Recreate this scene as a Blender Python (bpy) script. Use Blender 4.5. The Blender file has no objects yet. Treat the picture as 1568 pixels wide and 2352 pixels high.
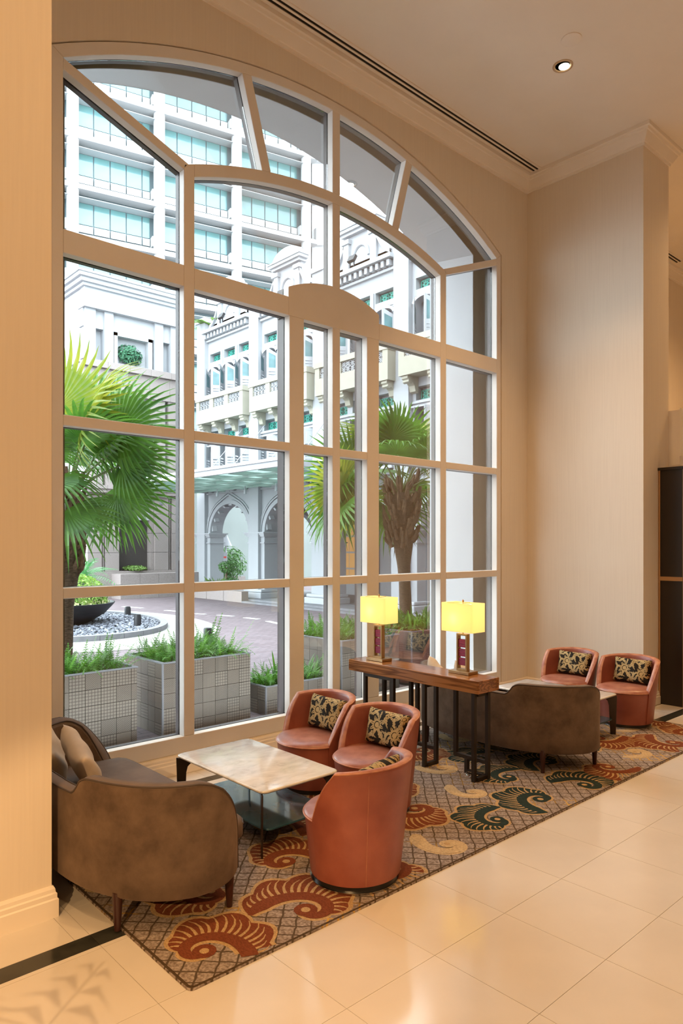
import bpy, bmesh, math, random
from math import sin, cos, pi, radians, sqrt, atan2
from mathutils import Vector, Matrix
random.seed(7)
SC = bpy.context.scene
COL = SC.collection
# ------------------------------------------------------------------ camera, world, exposure
F_PX, HOR, CAM_H = 1616.0, 1251.0, 2.0
YAW = atan2(2556 - 784, F_PX)
cam_d = bpy.data.cameras.new('camera'); cam = bpy.data.objects.new('camera', cam_d); COL.objects.link(cam)
cam_d.sensor_fit = 'VERTICAL'; cam_d.sensor_height = 36; cam_d.sensor_width = 24
cam_d.lens = F_PX * 36 / 2352; cam_d.shift_y = (HOR - 1176) / 2352
cam_d.clip_start = .05; cam_d.clip_end = 400
cam.location = (0, 0, CAM_H); cam.rotation_euler = (pi / 2, 0, YAW - pi / 2)
SC.camera = cam
W = bpy.data.worlds.new('overcast_sky'); SC.world = W; W.use_nodes = True
wn = W.node_tree; wn.nodes.clear()
wo = wn.nodes.new('ShaderNodeOutputWorld'); wb = wn.nodes.new('ShaderNodeBackground')
wb.inputs[0].default_value = (.83, .93, 1.0, 1); wb.inputs[1].default_value = 9.5
wn.links.new(wb.outputs[0], wo.inputs[0])
SC.view_settings.view_transform = 'Standard'; SC.view_settings.look = 'None'
SC.view_settings.gamma = 1; SC.view_settings.use_curve_mapping = False
SC.view_settings.exposure = 0.0
SC.cycles.max_bounces = 10; SC.cycles.diffuse_bounces = 6; SC.cycles.transparent_max_bounces = 16
SC.cycles.caustics_reflective = False; SC.cycles.caustics_refractive = False
SC.cycles.sample_clamp_indirect = 6
WARM = (1.0, .59, .26)

# ------------------------------------------------------------------ helpers
def S(r, g, b):
    f = lambda c: (c / 255 / 12.92) if c / 255 <= .04045 else ((c / 255 + .055) / 1.055) ** 2.4
    return (f(r), f(g), f(b), 1)

def mat(name, col, rough=.6, metal=0, var=0, scale=8, bump=0, bscale=60, spec=.5, col2=None, emit=0, ecol=None, trans=0, stretch=None, lo=.35, hi=.65):
    m = bpy.data.materials.new(name); m.use_nodes = True
    nt = m.node_tree; N = nt.nodes; L = nt.links; b = N['Principled BSDF']
    b.inputs['Base Color'].default_value = col; b.inputs['Roughness'].default_value = rough
    b.inputs['Metallic'].default_value = metal; b.inputs['Specular IOR Level'].default_value = spec
    tc = N.new('ShaderNodeTexCoord'); vec = tc.outputs['Object']
    if stretch:
        mp = N.new('ShaderNodeMapping'); mp.inputs['Scale'].default_value = stretch; L.new(vec, mp.inputs[0]); vec = mp.outputs[0]
    if var or col2:
        n = N.new('ShaderNodeTexNoise'); n.inputs['Scale'].default_value = scale; n.inputs['Detail'].default_value = 5; L.new(vec, n.inputs['Vector'])
        r = N.new('ShaderNodeValToRGB'); r.color_ramp.elements[0].position = lo; r.color_ramp.elements[1].position = hi
        r.color_ramp.elements[0].color = col2 if col2 else tuple(c * (1 - var) for c in col[:3]) + (1,)
        r.color_ramp.elements[1].color = col
        L.new(n.outputs['Fac'], r.inputs[0]); L.new(r.outputs[0], b.inputs['Base Color'])
    if bump:
        n = N.new('ShaderNodeTexNoise'); n.inputs['Scale'].default_value = bscale; n.inputs['Detail'].default_value = 3; L.new(vec, n.inputs['Vector'])
        bp = N.new('ShaderNodeBump'); bp.inputs['Strength'].default_value = bump; bp.inputs['Distance'].default_value = .01
        L.new(n.outputs['Fac'], bp.inputs['Height']); L.new(bp.outputs[0], b.inputs['Normal'])
    if emit:
        b.inputs['Emission Color'].default_value = ecol or col; b.inputs['Emission Strength'].default_value = emit
    if trans:
        out = N['Material Output']; t = N.new('ShaderNodeBsdfTranslucent'); mx = N.new('ShaderNodeMixShader'); mx.inputs[0].default_value = trans
        src = b.inputs['Base Color'].links[0].from_socket if b.inputs['Base Color'].is_linked else None
        if src: L.new(src, t.inputs[0])
        else: t.inputs[0].default_value = col
        L.new(b.outputs[0], mx.inputs[1]); L.new(t.outputs[0], mx.inputs[2]); L.new(mx.outputs[0], out.inputs[0])
    return m

class MB:
    def __init__(s): s.v = []; s.f = []; s.m = []
    def add(s, vs, fs, mi=0):
        o = len(s.v); s.v += [tuple(v) for v in vs]; s.f += [tuple(i + o for i in f) for f in fs]; s.m += [mi] * len(fs); return s
    def box(s, x0, x1, y0, y1, z0, z1, mi=0):
        if x0 > x1: x0, x1 = x1, x0
        if y0 > y1: y0, y1 = y1, y0
        return s.add([(x0,y0,z0),(x1,y0,z0),(x1,y1,z0),(x0,y1,z0),(x0,y0,z1),(x1,y0,z1),(x1,y1,z1),(x0,y1,z1)],
                     [(0,3,2,1),(4,5,6,7),(0,1,5,4),(1,2,6,5),(2,3,7,6),(3,0,4,7)], mi)
    def obox(s, mtx, sx, sy, sz, mi=0):
        P = [mtx @ Vector((a * sx / 2, b * sy / 2, c * sz / 2)) for c in (-1, 1) for a, b in ((-1,-1),(1,-1),(1,1),(-1,1))]
        return s.add(P, [(0,3,2,1),(4,5,6,7),(0,1,5,4),(1,2,6,5),(2,3,7,6),(3,0,4,7)], mi)
    def prism(s, poly, fn, d0, d1, mi=0):
        n = len(poly)
        vs = [fn(a, b, d0) for a, b in poly] + [fn(a, b, d1) for a, b in poly]
        fs = [tuple(range(n - 1, -1, -1)), tuple(range(n, 2 * n))] + [(i, (i + 1) % n, n + (i + 1) % n, n + i) for i in range(n)]
        return s.add(vs, fs, mi)
    def grid(s, rows, cu=False, cv=False, mi=0, cap=False):
        nr, nc = len(rows), len(rows[0]); vs = [p for r in rows for p in r]; fs = []
        for i in range(nr if cu else nr - 1):
            for j in range(nc if cv else nc - 1):
                a, b = i, (i + 1) % nr; c, d = j, (j + 1) % nc
                fs.append((a*nc+c, a*nc+d, b*nc+d, b*nc+c))
        if cap:
            fs.append(tuple(range(nc - 1, -1, -1))); fs.append(tuple((nr - 1) * nc + k for k in range(nc)))
        return s.add(vs, fs, mi)
    def lathe(s, prof, n=24, c=(0,0,0), mi=0, sx=1, sy=1):
        rows = [[(c[0] + r*cos(2*pi*k/n)*sx, c[1] + r*sin(2*pi*k/n)*sy, c[2] + z) for k in range(n)] for r, z in prof]
        return s.grid(rows, cv=True, mi=mi, cap=True)
    def tube(s, path, r, n=8, closed=False, mi=0):
        P = [Vector(p) for p in path]; m = len(P); rs = r if isinstance(r, (list, tuple)) else [r] * m; rows = []; up = None
        for i in range(m):
            t = (P[(i+1) % m] - P[i-1]) if closed else (P[min(i+1, m-1)] - P[max(i-1, 0)])
            t.normalize()
            if up is None: up = Vector((0,0,1)) if abs(t.z) < .9 else Vector((1,0,0))
            a = t.cross(up)
            if a.length < 1e-5: a = t.cross(Vector((1,.3,.2)))
            a.normalize(); up = a.cross(t); up.normalize()
            rows.append([tuple(P[i] + a*cos(2*pi*k/n)*rs[i] + up*sin(2*pi*k/n)*rs[i]) for k in range(n)])
        return s.grid(rows, cu=closed, cv=True, mi=mi, cap=not closed)
    def build(s, name, mats, parent=None, smooth=None, bevel=0, seg=2, loc=None, rz=0):
        me = bpy.data.meshes.new(name); me.from_pydata(s.v, [], s.f)
        for m in (mats if isinstance(mats, (list, tuple)) else [mats]): me.materials.append(m)
        if any(s.m): me.polygons.foreach_set('material_index', s.m)
        if smooth is not None:
            me.shade_smooth(); me.set_sharp_from_angle(angle=radians(smooth))
        me.update()
        return place(name, me, parent, loc, rz, bevel, seg)

def place(name, me, parent=None, loc=None, rz=0, bevel=0, seg=2):
    o = bpy.data.objects.new(name, me); COL.objects.link(o)
    if parent: o.parent = parent
    if loc: o.location = loc
    if rz: o.rotation_euler = (0, 0, rz)
    if bevel:
        b = o.modifiers.new('bevel', 'BEVEL'); b.width = bevel; b.segments = seg; b.limit_method = 'ANGLE'; b.angle_limit = radians(40)
    return o

def tag(o, label=None, cat=None, group=None, kind=None):
    if label: o['label'] = label
    if cat: o['category'] = cat
    if group: o['group'] = group
    if kind: o['kind'] = kind
    return o

def thing(name, label, cat, loc=(0,0,0), rz=0, group=None):
    o = bpy.data.objects.new(name, None); COL.objects.link(o); o.empty_display_size = .1
    o.location = loc; o.rotation_euler = (0, 0, rz)
    return tag(o, label, cat, group)

def dup(root, loc, rz=None, label=None, group=None):
    def cp(o, par):
        c = o.copy(); COL.objects.link(c)
        if par: c.parent = par
        for ch in o.children: cp(ch, c)
        return c
    r = cp(root, None); r.location = loc
    if rz is not None: r.rotation_euler = (0, 0, rz)
    if label: r['label'] = label
    if group: r['group'] = group
    return r

def struct(o): o['kind'] = 'structure'; return o
XZ = lambda a, b, d: (a, d, b)      # polygon in the plane of the window wall, depth along Y
YZ = lambda a, b, d: (d, a, b)      # polygon in a wall running away from the window, depth along X
XY = lambda a, b, d: (a, b, d)
def lerp(a, b, t): return a + (b - a) * t
def interp(x, xs, ys):
    if x <= xs[0]: return ys[0]
    for i in range(1, len(xs)):
        if x <= xs[i]: return lerp(ys[i-1], ys[i], (x - xs[i-1]) / (xs[i] - xs[i-1]))
    return ys[-1]

# ------------------------------------------------------------------ materials
def wallpaper():
    m = mat('cream_wallpaper', (.72, .58, .42, 1), .75, bump=.0)
    nt = m.node_tree; N = nt.nodes; L = nt.links; b = N['Principled BSDF']
    tc = N.new('ShaderNodeTexCoord'); mp = N.new('ShaderNodeMapping'); mp.inputs['Scale'].default_value = (60, 60, 1.5); L.new(tc.outputs['Object'], mp.inputs[0])
    n = N.new('ShaderNodeTexNoise'); n.inputs['Scale'].default_value = 1; n.inputs['Detail'].default_value = 2; L.new(mp.outputs[0], n.inputs[0])
    r = N.new('ShaderNodeValToRGB'); r.color_ramp.elements[0].color = (.70, .625, .53, 1); r.color_ramp.elements[1].color = (.73, .655, .555, 1)
    r.color_ramp.elements[0].position = .3; r.color_ramp.elements[1].position = .7
    L.new(n.outputs[0], r.inputs[0]); L.new(r.outputs[0], b.inputs['Base Color'])
    return m
M = {}
M['wall'] = wallpaper()
M['ceil'] = mat('painted_ceiling', (.80, .745, .68, 1), .8, var=.03, scale=2)
M['trim'] = mat('cream_gloss_paint', (.78, .71, .62, 1), .45, var=.03, scale=3)
M['frame'] = mat('window_frame_paint', (.72, .68, .64, 1), .45, var=.03, scale=4)
M['bronze'] = mat('dark_bronze_frame', (.055, .038, .038, 1), .5, var=.3, scale=5)
M['tile'] = mat('cream_marble_tile', (.63, .58, .515, 1), .12, var=.05, scale=3, spec=.5)
M['grout'] = mat('floor_grout', (.38, .28, .17, 1), .7)
M['black'] = mat('black_marble', (.012, .013, .012, 1), .16, col2=(.035, .035, .028, 1), scale=9, lo=.45, hi=.75)
M['slot'] = mat('dark_slot', (.006, .004, .003, 1), .8)
M['white'] = mat('white_stucco', (.37, .38, .40, 1), .8, var=.03, scale=3)
M['white2'] = mat('white_joinery', (.39, .40, .42, 1), .6, var=.04, scale=9)
M['soffit'] = mat('grey_soffit_render', (.42, .425, .44, 1), .85, var=.05, scale=2)
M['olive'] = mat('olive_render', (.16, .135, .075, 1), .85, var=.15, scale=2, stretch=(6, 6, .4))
M['cream_out'] = mat('buff_stone', (.36, .34, .275, 1), .8, var=.06, scale=5)
M['teal'] = mat('teal_painted_vent', (.04, .30, .24, 1), .5)
M['darkhole'] = mat('dark_recess', (.03, .035, .04, 1), .8)
M['tealglass'] = mat('teal_shutter_glass', (.10, .23, .25, 1), .15, var=.4, scale=3)
M['shade_in'] = mat('dim_interior', (.40, .42, .47, 1), .8)

def glass(name, tint=(1, 1, 1, 1), refl=1.0):
    m = bpy.data.materials.new(name); m.use_nodes = True; nt = m.node_tree; N = nt.nodes; L = nt.links
    N.remove(N['Principled BSDF']); out = N['Material Output']
    t = N.new('ShaderNodeBsdfTransparent'); t.inputs[0].default_value = tint
    g = N.new('ShaderNodeBsdfGlossy'); g.inputs['Roughness'].default_value = 0
    f = N.new('ShaderNodeFresnel'); f.inputs['IOR'].default_value = 1.5
    mu = N.new('ShaderNodeMath'); mu.operation = 'MULTIPLY'; mu.inputs[1].default_value = refl; L.new(f.outputs[0], mu.inputs[0])
    mx = N.new('ShaderNodeMixShader'); L.new(mu.outputs[0], mx.inputs[0]); L.new(t.outputs[0], mx.inputs[1]); L.new(g.outputs[0], mx.inputs[2])
    L.new(mx.outputs[0], out.inputs[0]); return m
M['glass'] = glass('window_glass', (.97, .985, .98, 1), .38)

def wood(name, c1, c2, scale=1.0, rough=.25, axis='Y'):
    m = mat(name, c1, rough); nt = m.node_tree; N = nt.nodes; L = nt.links; b = N['Principled BSDF']
    tc = N.new('ShaderNodeTexCoord'); mp = N.new('ShaderNodeMapping')
    mp.inputs['Scale'].default_value = (4.5*scale, .7*scale, 13*scale) if axis == 'Y' else (.8*scale, 9*scale, 12*scale)
    L.new(tc.outputs['Object'], mp.inputs[0])
    n = N.new('ShaderNodeTexNoise'); n.inputs['Scale'].default_value = 1.3; n.inputs['Detail'].default_value = 2; n.inputs['Distortion'].default_value = .15; L.new(mp.outputs[0], n.inputs[0])
    w = N.new('ShaderNodeMath'); w.operation = 'MULTIPLY'; w.inputs[1].default_value = 8; L.new(n.outputs[0], w.inputs[0])
    fr = N.new('ShaderNodeMath'); fr.operation = 'PINGPONG'; fr.inputs[1].default_value = 1; L.new(w.outputs[0], fr.inputs[0])
    r = N.new('ShaderNodeValToRGB'); r.color_ramp.elements[0].color = c2; r.color_ramp.elements[1].color = c1
    r.color_ramp.elements[0].position = .08; r.color_ramp.elements[1].position = .62
    L.new(fr.outputs[0], r.inputs[0]); L.new(r.outputs[0], b.inputs['Base Color']); return m
# ------------------------------------------------------------------ room shell
CEIL = 7.08
XL, XR, YW, YP = 1.40, 8.50, 5.49, 3.85        # recess sides, window wall, pillar fronts
o = MB().box(-7, 16, -9, 5.6, -.15, -.006).build('floor', M['grout']); struct(o); FLOOR = o
MB().box(-7, 16, -9, -1.25, -.01, 0).build('floor_slab', M['tile'], FLOOR)
o = MB().box(-7, 16, -9, 5.62, CEIL, CEIL + .2).build('ceiling', M['ceil']); struct(o); CEILING = o
struct(MB().box(-7, XL, YP, 6.5, -.1, CEIL).build('wall_left', M['wall']))
struct(MB().box(XR, 9.22, YP + .01, 6.5, -.1, CEIL).build('wall_right', M['wall']))
struct(MB().box(9.22, 16, YW, 5.7, -.1, CEIL).build('wall_far_right', M['wall']))
struct(MB().box(16, 16.2, -9, 5.7, -.1, CEIL).build('wall_far_end', M['wall']))
struct(MB().box(-7.2, -7, -9, 5.7, -.1, CEIL).build('wall_lobby_side', M['wall']))
struct(MB().box(-7, 16, -9.2, -9, -.1, CEIL).build('wall_back', M['wall']))
# window wall with the arched opening
XC, ZC, RO, RI, RU, RB = 4.945, .78, 5.865, 5.768, 4.907, 4.798
def arc(R, a, b, n=32, xc=XC, zc=ZC):
    return [(xc + lerp(a, b, k / n), zc + sqrt(R * R - lerp(a, b, k / n) ** 2)) for k in range(n + 1)]
HW = 2.953
poly = [(XL, -.1), (XC - HW, -.1)] + arc(RO + .008, -HW, HW, 40) + [(XC + HW, -.1), (XR, -.1), (XR, CEIL), (XL, CEIL)]
struct(MB().prism(poly, XZ, YW, 5.62).build('wall_window', M['wall']))
# bulkhead and dark panelled screen beyond the right pillar
o = MB().box(9.22, 15.9, 3.72, 4.5, 3.02, 3.72).build('trim_1', M['ceil']); struct(o)
MB().box(9.22, 15.9, 3.70, 3.72, 3.13, 3.74).build('fascia_panel', mat('white_fascia', (.80, .76, .68, 1), .3), o)

def sweep(path, prof, i0, i1):
    n = len(path); rows = []
    def off(i, p):
        P = Vector(path[i]); d = []
        if i > 0: d.append((P - Vector(path[i-1])).normalized())
        if i < n - 1: d.append((Vector(path[i+1]) - P).normalized())
        nn = [Vector((t.y, -t.x)) for t in d]
        if len(nn) == 1: return P + nn[0] * p
        b = nn[0] + nn[1]; b = b / b.length_squared * 2
        return P + b * p
    for i in range(i0, i1 + 1): rows.append([(*off(i, p), z) for p, z in prof])
    return MB().grid(rows, cap=True)
PATH = [(-7, YP), (XL, YP), (XL, YW), (XR, YW), (XR, YP + .01), (9.22, YP + .01), (9.22, YW), (16, YW)]
CROWN = [(0, CEIL), (0, 6.87), (.018, 6.87), (.022, 6.90), (.036, 6.905), (.05, 6.93), (.075, 6.975), (.085, 7.0), (.10, 7.005), (.11, 7.03), (.13, 7.035), (.13, CEIL)]
BASE = [(0, 0), (.028, 0), (.028, .095), (.022, .102), (.022, .125), (.016, .132), (.014, .15), (.006, .165), (0, .165)]
for k, i in enumerate(range(7)): struct(sweep(PATH, CROWN, i, i + 1).build('trim_%d' % (k + 2), M['ceil'], smooth=20))
for nm, i in (('left', 0), ('left_return', 1), ('window', 2), ('end', 3), ('right', 4), ('right_return', 5), ('far', 6)):
    struct(sweep(PATH, BASE, i, i + 1).build('baseboard_' + nm, M['trim'], smooth=20))
# floor tiles, one object each, black marble border strips
TX, TY, X0T, Y0T, G = .583, .5775, 2.643, 2.225, .0022
tile_me = {}
def tile(x0, x1, y0, y1, m, nm):
    key = (round(x1 - x0, 3), round(y1 - y0, 3), nm)
    if key not in tile_me:
        b = MB().box(G/2, x1 - x0 - G/2, G/2, y1 - y0 - G/2, -.008, 0); me = bpy.data.meshes.new(nm); me.from_pydata(b.v, [], b.f); me.materials.append(m); tile_me[key] = me
    o = place(nm, tile_me[key], FLOOR, (x0, y0, 0)); return o
ys = [Y0T + TY * k for k in range(-6, 2)]
xs = [X0T + TX * k for k in range(-6, 16)]
for x in xs:
    for y in ys: tile(x, x + TX, y, y + TY, M['tile'], 'tile')
    tile(x, x + TX, 3.38, 3.41, M['tile'], 'tile'); tile(x, x + TX, 3.41, 3.535, M['black'], 'border_tile')
    if x + TX > XL:
        xx0, xx1 = max(x, XL) , min(x + TX, XR)
        if xx1 > xx0:
            for y0, y1, mm, nm in ((3.535, 3.85, 'tile', 'tile'), (3.85, 4.4275, 'tile', 'tile'), (4.4275, 5.005, 'tile', 'tile'), (5.005, 5.15, 'tile', 'tile'), (5.15, 5.255, 'black', 'border_tile'), (5.255, 5.46, 'tile', 'tile')):
                tile(xx0, xx1, y0, y1, M[mm], nm)
    if x < XL: tile(x, min(x + TX, XL), 3.535, YP, M['tile'], 'tile')
for k in range(8):
    x = 8.5 + TX * k
    tile(x, x + TX, 3.535, 3.82, M['tile'], 'tile')
    if x > 8.6:
        tile(x, x + TX, 3.82, 5.4, M['tile'], 'tile')
for x in (xs[-1] + TX, xs[-1] + 2*TX):
    for y in ys: tile(x, x + TX, y, y + TY, M['tile'], 'tile')
    tile(x, x + TX, 3.38, 3.41, M['tile'], 'tile'); tile(x, x + TX, 3.41, 3.535, M['black'], 'border_tile')

# ------------------------------------------------------------------ the great arched window
WIN = struct(thing('window_1', None, None, (XC, 5.5, 0)))
def bar(nm, poly, y0=5.5, y1=5.585, m='frame', bev=.006):
    p = [(a - XC, b) for a, b in poly]
    return MB().prism(p, XZ, y0 - 5.5, y1 - 5.5).build(nm, M[m], WIN, bevel=bev, seg=2)
zI = lambda x, R: ZC + sqrt(R * R - x * x)
def sq(x0, x1, z0, z1): return [(XC+x0, z0), (XC+x1, z0), (XC+x1, z1), (XC+x0, z1)]
head = arc(RO, -2.945, 2.945, 48) + arc(RI, 2.855, -2.855, 48)
V = [(-1.80, -1.695), (-.624, -.440), (-.052, .052), (.452, .636), (1.698, 1.806)]
D0, D1, C0, C1, T0, T1, SILL = 1.578, 1.662, 2.929, 3.013, 4.273, 4.459, .315
bars = [('arch_frame', head, 'w')]
bars += [('jamb', [(XC-2.945, .17), (XC-2.855, .17), (XC-2.855, zI(2.855, RI)), (XC-2.945, zI(2.945, RO))], 'w'),
         ('jamb', [(XC+2.855, .17), (XC+2.945, .17), (XC+2.945, zI(2.945, RO)), (XC+2.855, zI(2.855, RI))], 'w')]
bars.append(('sill_rail', sq(-2.855, 2.855, .17, SILL), 'w'))
for x0, x1 in (V[0], V[4]): bars.append(('mullion', [(XC+x0, SILL), (XC+x1, SILL), (XC+x1, zI(x1, RU)), (XC+x0, zI(x0, RU))], 'w'))
for x0, x1 in (V[1], V[3]): bars.append(('mullion', sq(x0, x1, SILL, T0), 'd'))
bars.append(('mullion', sq(-.052, .052, SILL, T0), 'w'))
bars.append(('mullion', sq(-.052, .052, 4.70, zI(.052, RB)), 'w')); bars.append(('mullion', sq(-.052, .052, zI(.052, RU), zI(.052, RI)), 'w'))
cells = [(-2.855, -1.80), (-1.695, -.624), (-.440, -.052), (.052, .452), (.636, 1.698), (1.806, 2.855)]
for x0, x1 in cells:
    for a, b in ((D0, D1), (C0, C1)): bars.append(('glazing_bar', sq(x0, x1, a, b), 'w'))
for x0, x1 in ((-2.855, -1.80), (-1.695, -.636), (.640, 1.698), (1.806, 2.855)): bars.append(('transom', sq(x0, x1, T0, T1), 'w'))
RP = 1.449; zp = 4.705 - RP
bars.append(('header_plaque', [(XC-.636, T0)] + [(XC+.640, T0)] + arc(RP, .640, -.636, 24, XC, zp), 'p'))
bars.append(('arch_bar', arc(RU, -1.695, 1.698, 32) + arc(RB, 1.698, -1.695, 32), 'w'))
def radial(xb, xt, s):
    w = .052
    return [(XC+s*(xb-w), zI(xb-w, RU)), (XC+s*(xb+w), zI(xb+w, RU)), (XC+s*(xt+w), zI(xt+w, RI)), (XC+s*(xt-w), zI(xt-w, RI))]
for s in (-1, 1): bars.append(('radial_bar', radial(.905, 1.135, s), 'w'))
for s in (-1, 1): bars.append(('diagonal_bar', [(XC+s*2.856, 5.70), (XC+s*1.80, 5.300), (XC+s*1.755, 5.362), (XC+s*2.856, 5.79)], 'w'))
for nm, p, k in bars:
    bar(nm, p)
    if k == 'p': bar('bronze_bar', [(a, b) for a, b in p], 5.60, 5.69, 'bronze', 0)
    elif k == 'd': bar('bronze_bar', p, 5.60, 5.70, 'bronze', 0)
    else: bar('bronze_bar', p, 5.60, 5.65, 'bronze', 0)
MB().prism(sq(-HW, HW, -.1, .17), XZ, YW, 5.585).build('sill_panel', M['wall'], None)
struct(bpy.data.objects['sill_panel']); bpy.data.objects['sill_panel'].name = 'trim_9'
def pane(p): bar('glass_pane', p, 5.588, 5.597, 'glass', 0)
for x0, x1 in cells:
    for a, b in ((SILL, D0), (D1, C0), (C1, T0)): pane(sq(x0, x1, a, b))
for s in (-1, 1):
    pane([(XC+s*2.855, T1), (XC+s*1.80, T1), (XC+s*1.80, 5.300), (XC+s*2.855, 5.70)])
    pane([(XC+s*1.695, T1), (XC+s*.052, T1)] + arc(RB, s*.052, s*1.695, 16))
    pane([(XC+s*2.855, 5.79)] + arc(RI, s*2.84, s*1.19, 16) + [(XC+s*.957, zI(.957, RU))] + arc(RU, s*.99, s*1.74, 10))
    pane(arc(RI, s*1.085, s*.052, 14) + arc(RU, s*.052, s*.85, 10))

# outer masonry reveal of the window arch
XA = 4.78
near = arc(5.80, -2.735, 2.735, 40); far = arc(5.985, -2.90, 2.92, 40, XA)
OUT = MB()
zs0, zs1 = near[0][1], far[0][1]
rows = [[(near[0][0], 5.80, -.1)] + [(x, 5.80, z) for x, z in near] + [(near[-1][0], 5.80, -.1)],
        [(far[0][0], 6.56, -.1)] + [(x, 6.56, z) for x, z in far] + [(far[-1][0], 6.56, -.1)]]
OUT.grid(rows)
outer = struct(OUT.build('wall_outer_reveal', [M['soffit']], smooth=30))
b = MB(); nn = len(near)
inn = arc(5.95, -3.2, 3.2, 40)
rw = [[(near[0][0], 5.79, -.1)] + [(x, 5.79, z) for x, z in near] + [(near[-1][0], 5.79, -.1)],
      [(XC-3.2, 5.79, -.1)] + [(x, 5.79, z) for x, z in inn] + [(XC+3.2, 5.79, -.1)]]
b.grid(rw); r2 = [[(x, 5.60, z) for x, y, z in rw[1]], rw[1]]
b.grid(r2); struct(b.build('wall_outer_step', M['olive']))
wide = [(XC-12, -.1)] + [(far[0][0], -.1)] + far + [(far[-1][0], -.1)] + [(XC+14, -.1), (XC+14, 12), (XC-12, 12)]
struct(MB().prism(wide, XZ, 6.56, 6.57).build('wall_outer_face', M['white']))
struct(MB().box(XC-12, XC+14, 5.7, 6.56, CEIL+.2, 12).build('wall_upper_floors', M['white']))
# ------------------------------------------------------------------ lamps of the room, with added unseen ones
M['bulb'] = mat('lamp_glow', (1, .85, .6, 1), .5, emit=14, ecol=(1, .82, .55, 1))
M['ring'] = mat('downlight_trim', (.55, .42, .28, 1), .35, metal=.3)
def spot(loc, watts, size=150, col=WARM, tilt=(0, 0), rad=.06, blend=1.0):
    l = bpy.data.lights.new('spot_light', 'SPOT'); l.energy = watts; l.color = col; l.spot_size = radians(size); l.spot_blend = blend; l.shadow_soft_size = rad
    o = bpy.data.objects.new('spot_light', l); COL.objects.link(o); o.location = loc; o.rotation_euler = (tilt[0], tilt[1], 0); return o
def downlight(loc, label, watts, cone=146):
    t = thing('downlight', label, 'light', loc, 0, None)
    rg_ = MB().lathe([(.105, 0), (.105, -.006), (.085, -.009), (.078, -.002), (.07, .03)], 28).build('trim_ring', M['ring'], t, smooth=30)
    MB().lathe([(.001, -.004), (.056, -.004), (.056, -.001), (.001, -.001)], 24, (.012, -.01, -.004)).build('lens', M['bulb'], t)
    s = spot((0, 0, -.03), watts, cone); s.parent = t; return t
DOWN_W = 350
downlight((6.765, 3.935, CEIL), 'lit round recessed downlight in the ceiling above the seating', 620, 84)
k = 0
GR = [(-3.5, 2.2), (-.6, 2.2), (2.4, 2.2), (14.5, 2.2), (11.5, 3.3), (10.9, 3.45), (-3.5, -1.5), (0, -1.5), (3.5, -1.5), (-3.5, -5.5), (1, -5.5), (5.5, -5.5)]  # unseen downlights added to brighten the room, kept clear of pane reflections
for x, y in GR: downlight((x, y, CEIL), 'added recessed downlight lighting the lobby from out of the picture', DOWN_W)['group'] = 'added lobby downlights out of view'
o = MB().lathe([(.001, 0), (.10, 0), (.10, -.008), (.09, -.012), (.001, -.012)], 28, (0, 0, 0)).build('ceiling_cover', M['ceil'], None, smooth=30, loc=(6.472, 3.668, CEIL))
tag(o, 'small round blank cover plate on the ceiling beside the downlight', 'cover')
t = thing('standing_spotlight', 'slim standing spotlight in the lobby, out of the picture', 'light', (-2.3, -.4, 0))
MB().lathe([(.16, 0), (.16, .02), (.02, .03)], 20).build('stand_base', M['slot'], t, smooth=40); MB().lathe([(.014, .02), (.014, 3.15)], 10).build('pole', M['slot'], t, smooth=40)
hd = Vector((1.3 + 2.3, 2.85 + .4, .0 - 3.2)).normalized(); qm = hd.to_track_quat('-Z', 'Y').to_matrix().to_4x4()
b = MB().lathe([(.05, .20), (.07, .16), (.075, 0), (.068, 0), (.06, .10)], 20); b.v = [tuple(qm @ Vector(v) + Vector((0, 0, 3.2)) + hd*.02) for v in b.v]; b.build('lamp_head', M['slot'], t, smooth=40)
s = spot((0, 0, 3.2), 900, 29, (1, .60, .27), rad=.014, blend=.35); s.parent = t; s.location = Vector((0, 0, 3.2)) + hd*.03; s.rotation_euler = hd.to_track_quat('-Z', 'Y').to_euler()
def vent(x0, x1, y, label):
    t = thing('ceiling_vent', label, 'vent', ((x0 + x1) / 2, y, CEIL)); h = (x1 - x0) / 2
    b = MB()
    for a, c in ((-.075, -.045), (-.012, .010), (.045, .075)): b.box(-h, h, a, c, -.012, .0)
    b.build('vent_frame', M['ceil'], t)
    for a, c in ((-.045, -.012), (.010, .045)): MB().box(-h + .01, h - .01, a, c, -.004, -.001).build('vent_slot', M['slot'], t)
vent(1.6, 8.40, 5.365 - .10, 'long dark linear air slot along the ceiling above the arched window')
vent(9.6, 13.0, 5.25, 'short dark linear air slot in the ceiling beyond the right pillar')

# ------------------------------------------------------------------ dark screen at the right edge
M['darkwood'] = mat('dark_brown_panel', (.016, .010, .008, 1), .35, var=.3, scale=4, stretch=(2, 2, .3))
M['edgewood'] = mat('light_wood_strip', (.35, .2, .09, 1), .4)
t = thing('panel_screen', 'tall dark brown panelled screen with light wood strips at right edge', 'screen', (8.92, 3.5, 0))
MB().box(0, .05, -.02, .335, 0, 1.55).build('panel', M['darkwood'], t); MB().box(0, .05, -.02, .335, 1.60, 2.93).build('panel', M['darkwood'], t)
MB().box(-.012, .055, -.02, .335, 1.55, 1.60).build('rail', M['edgewood'], t)
MB().box(-.012, .055, .335, .355, 0, 2.95).build('edge_strip', M['edgewood'], t); MB().box(-.012, .055, .04, .06, 0, 2.93).build('edge_strip', M['edgewood'], t)
MB().box(-.02, .06, -.02, .36, 2.93, 2.965).build('top_rail', M['darkwood'], t)

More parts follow.
